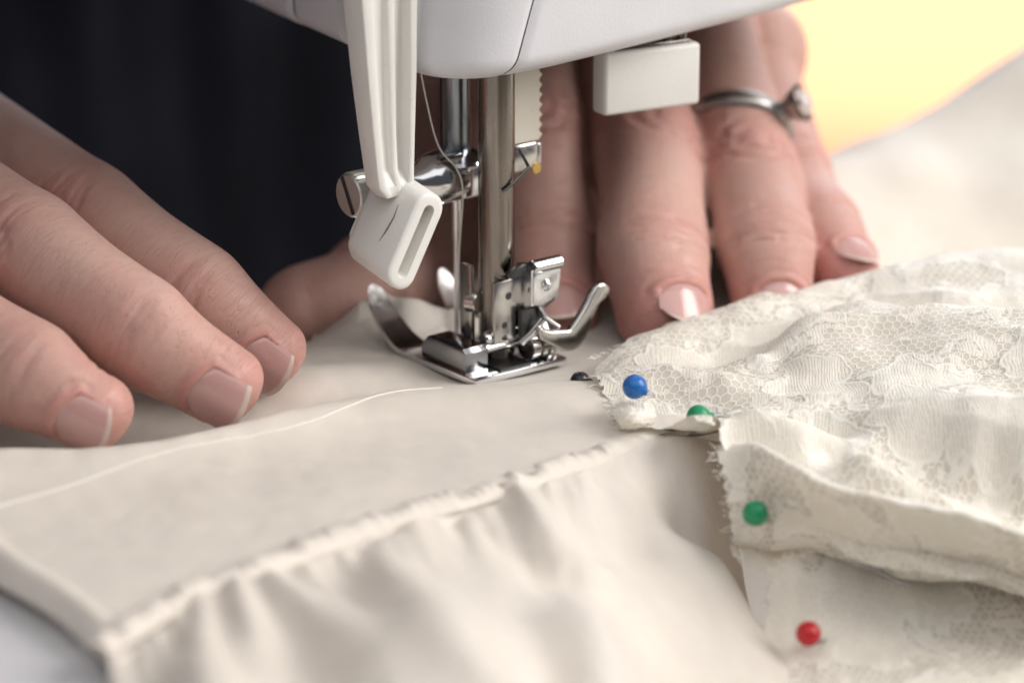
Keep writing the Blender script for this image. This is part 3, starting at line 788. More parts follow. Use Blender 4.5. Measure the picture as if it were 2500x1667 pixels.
# presser foot: sole with two upturned toes
def foot_z(t):
    return 0.45 + np.where(t > 1.5, 0.075 * np.clip(t - 1.5, 0, None) ** 1.95, 0) + np.where(t < -17.0, 0.02 * (t + 17) ** 2, 0)
def toe(u0, u1, name):
    n, m = 40, 10
    tt = np.linspace(-4.0, 12.6, n)
    top = []; bot = []
    for t in tt:
        f = (t + 4) / 16.6
        a, b = u0, u1
        w = 1 - 0.46 * f ** 1.3; c = (a + b) / 2 + (1 if u0 > 0 else -1) * (b - a) / 2 * 0.30 * f ** 1.3
        hw = (b - a) / 2 * w
        if t > 10.6: hw *= math.sqrt(max(1 - ((t - 10.6) / 2.05) ** 2, 0.0))
        us = np.linspace(c - hw, c + hw, m)
        z = float(foot_z(np.array(t)))
        top.append([(u, t, z + 0.95) for u in us]); bot.append([(u, t, z) for u in us])
    bm = bmesh.new()
    T = [[bm.verts.new(p) for p in r] for r in top]; B = [[bm.verts.new(p) for p in r] for r in bot]
    for X in (T, B):
        for i in range(n - 1):
            for j in range(m - 1): bm.faces.new((X[i][j], X[i][j + 1], X[i + 1][j + 1], X[i + 1][j]))
    for i in range(n - 1):
        bm.faces.new((T[i][0], T[i + 1][0], B[i + 1][0], B[i][0])); bm.faces.new((T[i][-1], T[i + 1][-1], B[i + 1][-1], B[i][-1]))
    for j in range(m - 1):
        bm.faces.new((T[0][j], T[0][j + 1], B[0][j + 1], B[0][j])); bm.faces.new((T[-1][j], T[-1][j + 1], B[-1][j + 1], B[-1][j]))
    bmesh.ops.recalc_face_normals(bm, faces=bm.faces[:])
    return bm
foot_bm = bmesh.new()
add_box(foot_bm, (-9.8, -17.2, 0.42), (8.6, -3.9, 1.55), 0.22, 2)
foot = mpart('presser_foot', foot_bm, M['chrome'])
mpart('toe', toe(-9.8, -3.2, 'toe'), M['chrome'], 45, parent=foot)
mpart('toe', toe(3.0, 8.6, 'toe'), M['chrome'], 45, parent=foot)
bm = bmesh.new()      # housing that carries the cross pin
add_plate(bm, [(-13.6, 1.6), (-2.4, 1.6), (-2.2, 3.4), (-4.0, 5.3), (-12.9, 5.3), (-13.6, 4.6)], -9.0, 4.6, 0.2, axis=0)
mpart('pin_housing', bm, M['greysteel'], parent=foot)
bm = bmesh.new()
add_plate(bm, [(-14.6, 1.6), (-6.6, 1.6), (-6.4, 5.0), (-8.2, 6.6), (-13.4, 6.6), (-14.6, 5.2)], 6.4, 1.6, 0.35, axis=0)
mpart('pin_housing', bm, M['chrome'], parent=foot)
bm = bmesh.new(); add_cyl(bm, (-4.6, -12.6, 4.4), (6.5, -12.6, 4.4), 0.9, 20); mpart('cross_pin', bm, M['chrome'], parent=foot)
bm = bmesh.new()
add_lathe(bm, (2.2, -14.6, 3.9), (6.2, -14.6, 3.9), [(0, 1.9), (0.03, 2.2), (0.38, 2.2), (0.42, 1.6), (0.5, 1.6), (0.54, 2.3), (0.72, 2.3), (0.76, 1.7), (0.84, 1.7), (0.88, 2.4), (1, 2.4)], 32)
mpart('pivot_knob', bm, M['nickel'], parent=foot)
bm = bmesh.new(); add_box(bm, (-4.3, -16.6, 1.6), (1.8, -4.2, 2.0)); mpart('foot_recess', bm, M['dark'], parent=foot)

# shank on the presser bar
bm = bmesh.new()
add_plate(bm, [(-3.4, 5.2), (1.0, 5.0), (1.0, 9.8), (3.5, 10.8), (3.5, 15.2), (0.6, 15.4), (-3.4, 15.0)], -13.9, 1.0, 0.25, axis=1)
shank = mpart('foot_shank', bm, M['nickel'])
bm = bmesh.new(); add_box(bm, (-4.3, -9.0, 4.0), (-3.3, -6.2, 17.0), 0.3); mpart('shank_flange', bm, M['nickel'], parent=shank)
bm = bmesh.new(); add_box(bm, (2.9, -12.85, 5.0), (4.2, -6.6, 12.5), 0.4); mpart('shank_block', bm, M['nickel'], parent=shank)
bm = bmesh.new(); add_cyl(bm, (-3.6, -7.6, 10.8), (-2.9, -9.4, 10.8), 1.7, 24); mpart('shank_screw', bm, M['nickel'], parent=shank)
for (u, z, r) in ((-0.6, 12.6, 0.62), (-1.4, 8.0, 0.55)):
    bm = bmesh.new(); add_cyl(bm, (u, -13.95, z), (u, -13.3, z), r, 16, 0.05); mpart('rivet_hole', bm, M['dark'], parent=shank)
bm = bmesh.new(); add_cyl(bm, (-4.4, -12.2, 5.8), (3.0, -12.2, 5.8), 1.25, 24, 0.3); mpart('hinge_rod', bm, M['chrome'], parent=shank)
bm = bmesh.new(); add_lathe(bm, (-1.9, -13.4, 5.9), (-1.0, -13.9, 5.9), [(0, 0.5), (1, 0.45)], 12); mpart('pin_hole', bm, M['dark'], parent=shank)
# release bracket: rolled top, plate, bent thumb lever
bm = bmesh.new()
add_plate(bm, [(2.0, 16.6), (8.0, 16.6), (7.5, 11.4), (5.0, 10.2), (2.0, 11.2)], -16.4, 0.8, 0.2, axis=1)
add_plate(bm, [(-16.4, 16.8), (-12.9, 15.6), (-12.9, 10.0), (-16.4, 11.0)], 1.9, 0.7, 0.15, axis=0)
br = mpart('release_bracket', bm, M['chrome'], parent=shank)
bm = bmesh.new(); add_cyl(bm, (2.6, -15.7, 17.0), (8.3, -15.7, 17.0), 1.15, 28, 0.2); mpart('rolled_hinge', bm, M['chrome'], parent=shank)
bm = bmesh.new(); add_plate(bm, [(-1.6, 16.4), (-0.4, 15.4), (3.0, 15.8), (3.6, 17.4), (1.2, 17.8)], -15.2, 1.4, 0.4, axis=1); mpart('hinge_hook', bm, M['dark'], parent=shank)
bm = bmesh.new(); add_lathe(bm, (4.9, -16.4, 13.9), (4.9, -17.4, 13.9), [(0, 0.95), (0.4, 0.8), (0.5, 0.5), (1, 0.4)], 20); mpart('rivet', bm, M['chrome'], parent=shank)
bm = bmesh.new()
th = [(2.4, 7.9), (4.6, 6.9), (7.3, 6.5), (8.7, 6.4), (10.5, 8.0), (12.1, 9.9), (13.3, 11.7), (14.3, 12.6), (15.6, 12.6), (16.6, 11.8), (16.6, 10.6), (15.8, 9.9), (14.6, 9.2), (13.2, 7.0), (11.7, 4.2), (10.2, 2.9), (8.0, 2.7), (6.0, 3.7), (3.6, 5.2), (2.4, 6.2)]
c = catmull(th + th[:1], 90)[:-1]
add_plate(bm, [tuple(p) for p in c], -18.2, 1.5, 0.4, axis=1); mpart('thumb_lever', bm, M['nickel'], 50, parent=shank)
bm = bmesh.new(); add_tube(bm, [(1.2, -14.9, 4.9), (2.4, -16.0, 6.4), (4.0, -16.8, 8.6)], 0.62, 12); mpart('spring_rod', bm, M['chrome'], parent=shank)
bm = bmesh.new(); add_plate(bm, [(1.1, 10.2), (5.2, 10.2), (5.6, 7.6), (3.4, 5.6), (1.1, 5.2)], -15.1, 1.1, 0.2, axis=1); mpart('catch_plate', bm, M['dark'], parent=shank)
bm = bmesh.new(); add_tube(bm, [(4.4, -15.5, 10.4), (5.2, -16.0, 8.4), (7.4, -16.5, 6.6)], 0.42, 10); mpart('catch_spring', bm, M['chrome'], parent=shank)
bm = bmesh.new(); add_plate(bm, [(-15.2, 5.6), (-13.6, 5.8), (-13.0, 1.8), (-14.8, 1.8)], 8.1, 0.7, 0.15, axis=0); mpart('foot_clip', bm, M['chrome'], parent=shank)

# needle threader: cream slide with a ribbed edge, metal foot, and a handle under the head
bm = bmesh.new()
pts = [(6.2, 58), (6.2, 34.2), (11.8, 34.2)]
zz = 34.2
while zz < 57.5:
    pts += [(11.9, zz + 0.25), (12.5, zz + 0.8), (11.9, zz + 1.35)]; zz += 1.6
pts.append((11.8, 58))
add_plate(bm, pts, -6.2, 2.6, 0, axis=1); thr = mpart('needle_threader', bm, M['cream'])
bm = bmesh.new(); add_box(bm, (6.4, -6.6, 29.6), (11.4, -3.4, 34.1), 0.5); add_box(bm, (11.5, -6.0, 29.0), (12.6, -3.6, 33.6), 0.35); mpart('threader_foot', bm, M['nickel'], parent=thr)
bm = bmesh.new(); add_lathe(bm, (11.0, -6.7, 29.8), (11.0, -6.1, 29.8), [(0, 0.9), (1, 0.9)], 16); mpart('threader_pin', bm, M['brass'], parent=thr)
bm = bmesh.new(); add_tube(bm, [(7.0, -7.2, 33.6), (4.0, -13.2, 32.4), (0.4, -13.4, 30.2), (-1.2, -13.3, 29.4)], [0.28, 0.28, 0.26, 0.2], 8); mpart('threader_hook', bm, M['dark'], parent=thr)
bm = bmesh.new()
hm = Matrix.Translation((28.8, -12.4, 43.0)) @ Matrix.Rotation(R(-10), 4, 'Z')
add_box(bm, (-8.9, -2.1, -5.1), (8.9, 2.1, 5.0), 0.75, 4, hm); hd = mpart('threader_handle', bm, M['ivory'], parent=thr)
bm = bmesh.new()
for u in (4.0, 6.6): add_cyl(bm, hm @ Vector((u, 0.2, 4.8)), hm @ Vector((u, 0.2, 10.5)), 0.8, 16)
add_box(bm, (-6.5, -1.2, 4.7), (7.4, 1.2, 5.5), 0.15, 2, hm); mpart('handle_rod', bm, M['steel'], parent=thr)

# upper thread: from the head past the clamp guide and down the needle
thread = empty('sewing_thread', (0, 0, 0), A)
bm = bmesh.new()
pl = catmull([(-10.5, -3.2, 54), (-8.2, -3.2, 43), (-6.2, -3.6, 35.5), (-4.2, -5.2, 32.2), (-3.2, -5.6, 29.5), (-2.8, -5.2, 26), (-2.0, -3.4, 20), (-1.3, -1.8, 12), (-0.6, -1.0, 5.0), (-0.1, -0.4, 2.0)], 60)
add_tube(bm, [tuple(p) for p in pl], 0.14, 8); bm_obj('strand', bm, M['thread'], thread)
tag(thread, 'fine white thread running down beside the needle', 'thread')

# ------------------------------------------------------------------ cream silk gown on the machine bed
gown = empty('silk_gown', (0, -60, 0))
tag(gown, 'cream silk fabric with a gathered seam lying across the machine bed', 'fabric')
GO = np.array([0, -60.0, 0])

P = []
for k, st in (('ridge', 2.5), ('midA', 6), ('foldA', 6), ('preseam', 6), ('edgeA', 5), ('backA', 4)):
    P += [tuple(q) for q in arclen(D[k], st)]
rd = arclen(D['ridge'], 3)
for q in rd:                                   # hollow behind the front ridge, where fingers and foot press
    P.append((q[0] + 1.5, q[1] + 9, -0.6 if q[0] < -5 else -0.1))
for q in arclen(D['backA'], 4): P.append((q[0], q[1] + 7, 0.2))
for x in range(-130, 131, 20):
    for y in (25, 50, 80, 110): P.append((x, y, -1.2))
P += [tuple(q) for q in arclen(D['thread'], 3)]
P += [(-60, 0, 0), (-40, 5, 0.2), (20, 5, 0.4), (40, 10, 0.3), (10, -5, 0.2), (0, 8, 0.2), (-110, -20, 0), (-90, 10, 0), (45, -30, 0), (60, -20, 0)]
lump = arclen(D['lump'], 3)
P += [tuple(q) for q in lump] + [(q[0], q[1] - 5, 1.0) for q in lump] + [(q[0], q[1] + 6, -2.0) for q in lump]
P = [q for q in P if not (q[1] > 20 and q[0] < 0)] + [(x, y, -9 - 0.1 * (y - 18)) for x in (-110, -90, -70, -50, -35, -20, -8) for y in (18, 30, 45)]
silkA = TPS(P, 0.6)

# grid between the far boundary and the seam
n, m = 330, 420
gr = arclen(D['groove'], 0.5)
gs = np.linspace(0, 1, m)
gi = np.linspace(0, len(gr) - 1, m)
front = np.stack([np.interp(gi, np.arange(len(gr)), gr[:, k]) for k in range(2)], 1)
front = front + np.stack([0 * gs, 2.0 + 0 * gs], 1)
# left border follows the hem edge, then runs on behind the hand
ed = np.array(D['edgeA'])[::-1]
leftb = arclen([tuple(e[:2]) for e in ed] + [(-95, -60), (-118, -30), (-124, 0), (-120, 26)], 1.0)
lb = np.stack([np.interp(np.linspace(0, len(leftb) - 1, n), np.arange(len(leftb)), leftb[:, k]) for k in range(2)], 1)
rb = np.stack([np.linspace(front[-1, 0], 118, n), np.linspace(front[-1, 1], 62, n)], 1)
bk = np.stack([np.linspace(-120, 118, m), np.linspace(26.0, 62.0, m)], 1)
S_, T_ = np.meshgrid(gs, np.linspace(0, 1, n))
front[0] = lb[0]
w = np.clip(1 - gs / 0.05, 0, 1)[:, None]; front = front * (1 - w) + (front[0] + (front - front[0])) * w
XY = ((1 - T_)[..., None] * front[None] + T_[..., None] * bk[None] + (1 - S_)[..., None] * lb[:, None] + S_[..., None] * rb[:, None]
      - ((1 - S_) * (1 - T_))[..., None] * front[0] - (S_ * (1 - T_))[..., None] * front[-1] - ((1 - S_) * T_)[..., None] * bk[0] - (S_ * T_)[..., None] * bk[-1])
X, Y = XY[..., 0], XY[..., 1]
Z = silkA(X, Y)
Z = Z + 0.16 * noise2(X / 11 + 3, Y / 17 + 1) + 0.05 * noise2(X / 4.5, Y / 6)
Z = Z - 6 * np.clip((T_ - 0.94) / 0.06, 0, 1) ** 2
hem = np.clip(1 - S_ / 0.012, 0, 1); Z = Z - 3.2 * hem ** 2 * (T_ < 0.4)        # the hem edge turns down on to the bed
hb = np.exp(-((S_ - 0.02) / 0.010) ** 2) * (T_ < 0.4); Z = Z + 0.7 * hb
G = np.dstack([X, Y, Z]) - GO
sheet('upper_panel', G, M['silk'], gown, uv=np.dstack([X, Y]))

# a bunched fold of the same silk standing up behind the toes of the foot
lx, ly = np.meshgrid(np.linspace(-24, 10, 120), np.linspace(-1, 24, 90))
lq = arclen(D['lump'], 0.5)
lz = np.interp(lx, lq[:, 0], lq[:, 2]); lyc = np.interp(lx, lq[:, 0], lq[:, 1])
fall = np.clip((lx + 23) / 7, 0, 1) * np.clip((10 - lx) / 9, 0, 1)
dy = ly - lyc + 1.2 * noise2(lx / 5, lx * 0 + 3)
hz = (lz + 0.6) * np.exp(-(np.where(dy < 0, dy / 5.5, dy / 4.0)) ** 2) * fall + 0.5 * noise2(lx / 4, ly / 5 + 9) * fall - 1.4
sheet('bunched_fold', np.dstack([lx, ly, hz]) - GO, M['silk'], gown, uv=np.dstack([lx, ly * 1.3]))

# lower panel: gathers fanning out of the seam
nb_, mb_ = 300, 520
gB = arclen(D['groove'], 0.3); gB[:, 1] -= 0.2
ii = np.linspace(0, len(gB) - 1, mb_)
top = np.stack([np.interp(ii, np.arange(len(gB)), gB[:, k]) for k in range(2)], 1)
sB = np.linspace(0, 1, mb_)
bt_ = arclen(D['botB'], 0.5); bot = np.stack([np.interp(sB, np.linspace(0, 1, len(bt_)), bt_[:, k]) for k in range(2)], 1)
tB = np.linspace(0, 1, nb_)
XB = (1 - tB)[:, None] * top[None, :, 0] + tB[:, None] * bot[None, :, 0]
YB = (1 - tB)[:, None] * top[None, :, 1] + tB[:, None] * bot[None, :, 1]
XB = XB + 9 * np.sin(math.pi * np.clip(tB[:, None] * 1.0, 0, 1)) * 0
dT, _ = polydist(XB, YB, [tuple(q) + (0,) for q in top[::12]])
baseB = TPS([tuple(q) for q in D['baseB']] + [tuple(q) for q in arclen(D['groove'], 8)] + [tuple(q) for q in arclen(D['botB'], 12)], 0.8)
ZB = np.full(XB.shape, -0.4)
for l in D['foldB']:
    q = [tuple(v) for v in arclen(l, 2.0)]
    d, z = polydist(XB, YB, q)
    wd = 2.2 + 0.16 * dT
    ZB = np.maximum(ZB, -0.4) + 0 * ZB
    ZB = ZB + (z + 0.4) * np.exp(-(d / np.minimum(wd, 7.5)) ** 2) * np.clip(1 - np.maximum(ZB, 0) / 9, 0, 1)
for l in D['valB']:
    q = [tuple(v) for v in arclen(l, 2.0)]
    d, z = polydist(XB, YB, q)
    ZB = ZB + (z - 0.4) * np.exp(-(d / np.minimum(1.6 + 0.14 * dT, 6.0)) ** 2)
near = np.exp(-dT / 13)
lenS = sB * 140
puck = 1.6 * noise2(lenS[None, :] / 8.0 + 0 * YB, dT / 40 + 5) + 0.5 * noise2(lenS[None, :] / 3.6 + 40, dT / 16)
puck = puck * np.clip((0.84 - sB) / 0.1, 0, 1)[None, :]
ZB = ZB + 0.75 * near * puck * np.clip(dT / 1.2, 0.25, 1) + 0.45 * noise2(XB / 14, YB / 16 + 9)
ZB = ZB * 1.35 + baseB(XB, YB) - 0.3
ZB[:, 0] -= 2.5
GB = np.dstack([XB, YB, ZB]) - GO
uvB = np.dstack([np.broadcast_to(lenS, XB.shape), YB])
sheet('lower_panel', GB, M['silk'], gown, uv=uvB)

# the gathered seam band: a soft roll of puckered silk
sm = arclen(D['groove'], 0.22)
L = np.arange(len(sm)) * 0.22
tan = np.gradient(sm[:, :2], axis=0); tan /= np.linalg.norm(tan, axis=1, keepdims=True)
nrm = np.stack([-tan[:, 1], tan[:, 0]], 1)                 # away from the camera
nrm *= np.sign(nrm[:, 1])[:, None]
taper = np.clip((len(sm) * 0.22 - L - 6) / 14, 0, 1) ** 0.7 * np.clip(L / 3 + 0.55, 0, 1)
wob = 0.5 * noise2(L / 6, 0 * L + 2) + 0.35 * noise2(L / 2.4, 0 * L + 7)
crimp = np.abs(noise2(L / 2.6, 0 * L + 11)) * 0.7 + np.abs(noise2(L / 6.5, 0 * L + 21)) * 1.1
nc = 22
rows = []
for k in range(nc):
    a = k / (nc - 1)
    off = (-0.5 + a * (5.2 + 1.4 * wob)) * (0.35 + 0.65 * taper)
    prof = math.sin(math.pi * min(a * 1.08, 1.0)) ** 0.6
    hgt = (2.4 + 0.6 * wob - 1.4 * crimp * (0.35 + 0.65 * math.sin(math.pi * a))) * prof * taper
    shear = 0.5 * noise2(L / 2.2 + 3, 0 * L + a * 1.4)
    px = sm[:, 0] + nrm[:, 0] * off + tan[:, 0] * shear; py = sm[:, 1] + nrm[:, 1] * off + tan[:, 1] * shear
    rows.append(np.stack([px, py, sm[:, 2] - 0.8 + hgt], 1))
GS = np.array(rows)
sheet('gathered_seam', GS - GO, M['silk'], gown, uv=np.dstack([np.broadcast_to(L, GS.shape[:2]), np.broadcast_to(np.linspace(0, 6, nc)[:, None], GS.shape[:2])]))

# a line of thread along the upper panel
bm = bmesh.new()
tp_ = arclen(D['thread'], 0.6)
zt = silkA(tp_[:, 0], tp_[:, 1]) + 0.16 * noise2(tp_[:, 0] / 11 + 3, tp_[:, 1] / 17 + 1) + 0.05 * noise2(tp_[:, 0] / 4.5, tp_[:, 1] / 6)
tp_[:, 2] = zt + 0.07
add_tube(bm, [tuple(q - GO) for q in tp_], 0.14, 8); bm_obj('seam_thread', bm, M['thread'], gown)

# ------------------------------------------------------------------ lace
lace_o = empty('lace_overlay', (40, -60, 0))
tag(lace_o, 'ivory floral lace bunched in folds at the right and pinned to the silk', 'lace')
LO = np.array([40, -60.0, 0])
P = []
def crest(key, st, drop, back):
    for q in arclen(D[key], st):
        P.append(tuple(q))
        if back: P.append((q[0], q[1] + back, q[2] - drop))
crest('LB_sil', 6, 5.0, 12); crest('LB_c0', 5, 3.4, 6); crest('LB_c1', 4, 3.0, 5); crest('LB_c2', 3, 3.2, 4.5); crest('LB_c3', 4, 2.8, 4)
P += [(q[0], q[1] - 8, q[2] - 3) for q in D['LM'][0][1:]] + [(q[0], q[1] - 16, q[2] - 6) for q in D['LM'][0][1:]]
for k in ('LB_v0', 'LB_v1', 'LB_v2', 'LB_low'):
    P += [tuple(q) for q in arclen(D[k], 6)]
P += [tuple(q) for q in D['LB_face']] + [tuple(q) for q in D['LB_edge']]
for x in range(30, 131, 16): P += [(x, 45, -1.0), (x, 30, 0.5)]
laceB = TPS(P, 0.12)
x0, x1, y0, y1 = 12, 122, -118, 46
nx, ny = 440, 600
X, Y = np.meshgrid(np.linspace(x0, x1, nx), np.linspace(y0, y1, ny))
Z = laceB(X, Y) + 0.35 * noise2(X / 7, Y / 9 + 4) + 0.10 * noise2(X / 2.6 + 9, Y / 3.4)
Z = Z + (1.3 - 1.9 * np.abs(noise2(X / 26 + 0.02 * Y, Y / 8.5 + 0.25 * X / 26))) * np.clip((X - 24) / 14, 0, 1) * np.clip((12 - Y) / 10, 0, 1)
cut = [q[:2] for q in D['LB_out'][::-1]] + [q[:2] for q in D['LB_leftcut']]
low = [q[:2] for q in D['LM'][0]]
poly = [(27, 46)] + cut + [(a + 2.0, b - 14.0) for a, b in low] + [(125, -140), (125, 46)]
jx = 0.5 * noise2(X / 1.2, Y / 1.2 + 30); jy = 0.5 * noise2(X / 1.2 + 60, Y / 1.2)
mask = inside(X + jx, Y + jy, poly)
sheet('lace_sheet', np.dstack([X, Y, Z]) - LO, M['lace'], lace_o, mask=mask, uv=np.dstack([X, Y]))
# silk lining right beneath the lace
inner = [(29, 46)] + list(D['innerB']) + [(125, 46)]
sheet('lining', (np.dstack([X, Y, Z - 0.35]) - GO)[::2, ::2], M['silk'], gown, mask=inside(X, Y, inner)[::2, ::2], uv=np.dstack([X, Y])[::2, ::2])

# middle fold: a rolled flap that overhangs the front sheet
rows = [catmull(r, 10) if len(r) != 10 else np.array(r) for r in D['LM']]
rows = np.array([catmull(r, 420) for r in rows])
G = np.array([catmull(rows[:, j], 150) for j in range(rows.shape[1])]).transpose(1, 0, 2)
lu = np.concatenate([[0], np.cumsum(np.linalg.norm(np.diff(G[75], axis=0), axis=1))])
lv = np.concatenate([[0], np.cumsum(np.linalg.norm(np.diff(G[:, 200], axis=0), axis=1))])
UVm = np.dstack(np.meshgrid(lu + 200, lv))
G[..., 2] += 0.30 * noise2(UVm[..., 0] / 7, UVm[..., 1] / 5) + 0.16 * noise2(UVm[..., 0] / 2.6, UVm[..., 1] / 2.2 + 7)
fr = 0.5 * noise2(UVm[..., 1] / 0.9, 0 * UVm[..., 0] + 3)
mask = (UVm[..., 0] - 200) > 0.5 + fr
sheet('lace_fold', G - LO, M['lace'], lace_o, mask=mask, uv=UVm)
Gl = G + np.array((0.3, 0.7, -0.45))
sheet('lining', (Gl - GO)[::2, ::2], M['silk'], gown, mask=((UVm[..., 0] > 206) & (np.arange(150)[:, None] < 112))[::2, ::2], uv=UVm[::2, ::2])

# front sheet
laceF = TPS([tuple(q) for q in D['LF_pts']], 0.1)
X, Y = np.meshgrid(np.linspace(26, 120, 420), np.linspace(-130, -30, 460))
Z = laceF(X, Y) + 0.30 * noise2(X / 6 + 20, Y / 8 + 4) + 0.15 * noise2(X / 2.6 + 9, Y / 3.4) + 0.6
cutF = [q[:2] for q in D['LF_cut']]
poly = cutF + [(cutF[-1][0] + 2, -135), (125, -135), (125, -35), (70, -45)]
jx = 0.5 * noise2(X / 1.2, Y / 1.2 + 30); jy = 0.5 * noise2(X / 1.2 + 60, Y / 1.2)
sheet('lace_sheet', np.dstack([X, Y, Z]) - LO, M['lace'], lace_o, mask=inside(X + jx, Y + jy, poly), uv=np.dstack([X + 77, Y]))
polyL = [(a + 4, b) for a, b in cutF] + [(cutF[-1][0] + 6, -135), (125, -135), (125, -35), (70, -45)]
sheet('lining', (np.dstack([X, Y, Z - 0.35]) - GO)[::2, ::2], M['silk'], gown, mask=inside(X, Y, polyL)[::2, ::2], uv=np.dstack([X, Y])[::2, ::2])
# lace tail between the fold and the front sheet
tail = D['LFmid_cut']
X, Y = np.meshgrid(np.linspace(26, 56, 200), np.linspace(-100, -50, 320))
tailz = TPS([tuple(q) for q in tail] + [(tail[-1][0] + 6, tail[-1][1] + 3, tail[-1][2]), (tail[0][0] + 8, tail[0][1] + 5, tail[0][2] + 1)], 0.1)
Z = tailz(X, Y) + 0.25 * noise2(X / 3, Y / 4)
poly = [q[:2] for q in tail] + [(tail[-1][0] + 6, tail[-1][1] + 3), (tail[0][0] + 8, tail[0][1] + 5)]
sheet('lace_tail', np.dstack([X, Y, Z]) - LO, M['lace'], lace_o, mask=inside(X + 0.5 * noise2(X / 1.2, Y / 1.2), Y, poly), uv=np.dstack([X + 30, Y]))

# small turned-up flap below the blue pin, and frayed ends
flap = np.array([catmull(r, 60) for r in D['flap']])
G = np.array([catmull(flap[:, j], 60) for j in range(60)]).transpose(1, 0, 2)
UVf = np.dstack(np.meshgrid(np.linspace(300, 306, 60), np.linspace(0, 7, 60)))
G[..., 2] += 0.12 * noise2(UVf[..., 0], UVf[..., 1])
sheet('lace_flap', G - LO, M['lace'], lace_o, uv=UVf)
frays = []
bm = bmesh.new()
edge_lines = [D['LB_leftcut'][:7], D['LB_out'], [r[0] for r in D['LM'][1:]], D['LF_cut'][2:10], D['flap_edge']]
for ln in edge_lines:
    for q in arclen(ln, 0.55):
        if rng.random() < 0.55 and math.hypot(q[0] - D['pin_black'][0][0], q[1] - D['pin_black'][0][1]) > 5:
            a = rng.uniform(2.2, 4.2); Lf = rng.uniform(0.5, 1.7)
            p0 = np.array(q) + (rng.uniform(0, 0.6), rng.uniform(-0.3, 0.3), 0.25)
            p1 = p0 + np.array((math.cos(a) * Lf * 0.6, math.sin(a) * Lf * 0.6, rng.uniform(-0.1, 0.4)))
            p2 = p1 + np.array((math.cos(a + rng.uniform(-1, 1)) * Lf * 0.5, math.sin(a + rng.uniform(-1, 1)) * Lf * 0.5, rng.uniform(-0.3, 0.3)))
            add_tube(bm, [tuple(p0 - LO), tuple(p1 - LO), tuple(p2 - LO)], [0.09, 0.08, 0.05], 5)
o = bm_obj('frayed_threads', bm, M['thread'], lace_o); o["kind"] = "stuff"

# ------------------------------------------------------------------ dressmaking pins
def pin(head, end, r, mat, label, sh=0.32, buried=0.0):
    h, e = np.array(head), np.array(end)
    t = empty('dressmaking_pin', tuple(h))
    bm = bmesh.new(); bmesh.ops.create_uvsphere(bm, u_segments=32, v_segments=20, radius=r); bm_obj('head', bm, M[mat], t)
    bm = bmesh.new(); d = e - h
    L = np.linalg.norm(d); d = d / L
    add_lathe(bm, tuple(d * (r * 0.8)), tuple(d * L), [(0, sh), (0.9, sh), (1, 0.03)], 12); bm_obj('shaft', bm, M['chrome'], t)
    add = bmesh.new(); add_lathe(add, tuple(d * (r * 0.9)), tuple(d * (r + 0.5)), [(0, 0.7), (1, 0.42)], 12); bm_obj('neck', add, M[mat], t)
    tag(t, label, 'pin', 'ball-headed pins in the lace')
    return t
def ext(a, b, L):
    a, b = np.array(a), np.array(b); return a + (b - a) / np.linalg.norm(b - a) * L
pin(D['pin_blue'][0], ext(*D['pin_blue'], 3.6), 1.85, 'blue', 'blue ball-headed pin in the lace beside the presser foot')
pin(D['pin_green_a'][0], ext(*D['pin_green_a'], 4), 1.8, 'green', 'green ball-headed pin half hidden behind a lace fold')
pin(D['pin_green_b'][0], ext(*D['pin_green_b'], 8), 1.85, 'green', 'green ball-headed pin standing fully exposed on the lace above the red one')
pin(D['pin_red'][0], ext(*D['pin_red'], 8), 1.78, 'red', 'red ball-headed pin at the front of the lace')
pin(D['pin_black'][0], ext(*D['pin_black'], 24), 1.55, 'black', 'black ball-headed pin tucked under the lace corner behind the silk')
t = empty('dressmaking_pin', D['pin_tip'][0]); bm = bmesh.new()
add_lathe(bm, (0, 0, 0), tuple(np.array(D['pin_tip'][1]) - np.array(D['pin_tip'][0])), [(0, 0.36), (0.75, 0.36), (1, 0.03)], 12); bm_obj('shaft', bm, M['greysteel'], t)
tag(t, 'bare steel pin point sticking out below the lace fold', 'pin', 'ball-headed pins in the lace')

# ------------------------------------------------------------------ pile of white cloth behind on the right
X, Y = np.meshgrid(np.linspace(40, 330, 200), np.linspace(24, 260, 150))
ppts = [tuple(q) for q in D['pile']] + [(q[0], q[1] + 45, q[2] - 30) for q in D['pile']] + [(q[0] - 2, q[1] - 40, 2 + 0.12 * q[0]) for q in D['pile']] + [(40, 26, -1), (80, 26, 0), (120, 26, 3), (200, 26, 8), (300, 26, 12)]
pile = TPS(ppts, 0.3)
Z = pile(X, Y) + 3.0 * noise2(X / 38, Y / 38) + 0.4 * noise2(X / 12, Y / 15)
Z = np.maximum(Z, -96)
PO = np.array([180, 120, -100.0])
o = sheet('white_cloth_pile', np.dstack([X, Y, Z]) - PO, M['whitecloth'], None)
o.location = PO * MM
tag(o, 'heap of white cloth out of focus behind the lace at the right', 'cloth')

# ------------------------------------------------------------------ the sewer: two hands, dark clothes
person = empty('person', (-170, 330, -700))
tag(person, 'person in dark navy clothes guiding the cream fabric with both hands', 'person')
PO_ = np.array([-170, 330, -700.0])

def unit(v): return np.asarray(v, float) / np.linalg.norm(v)

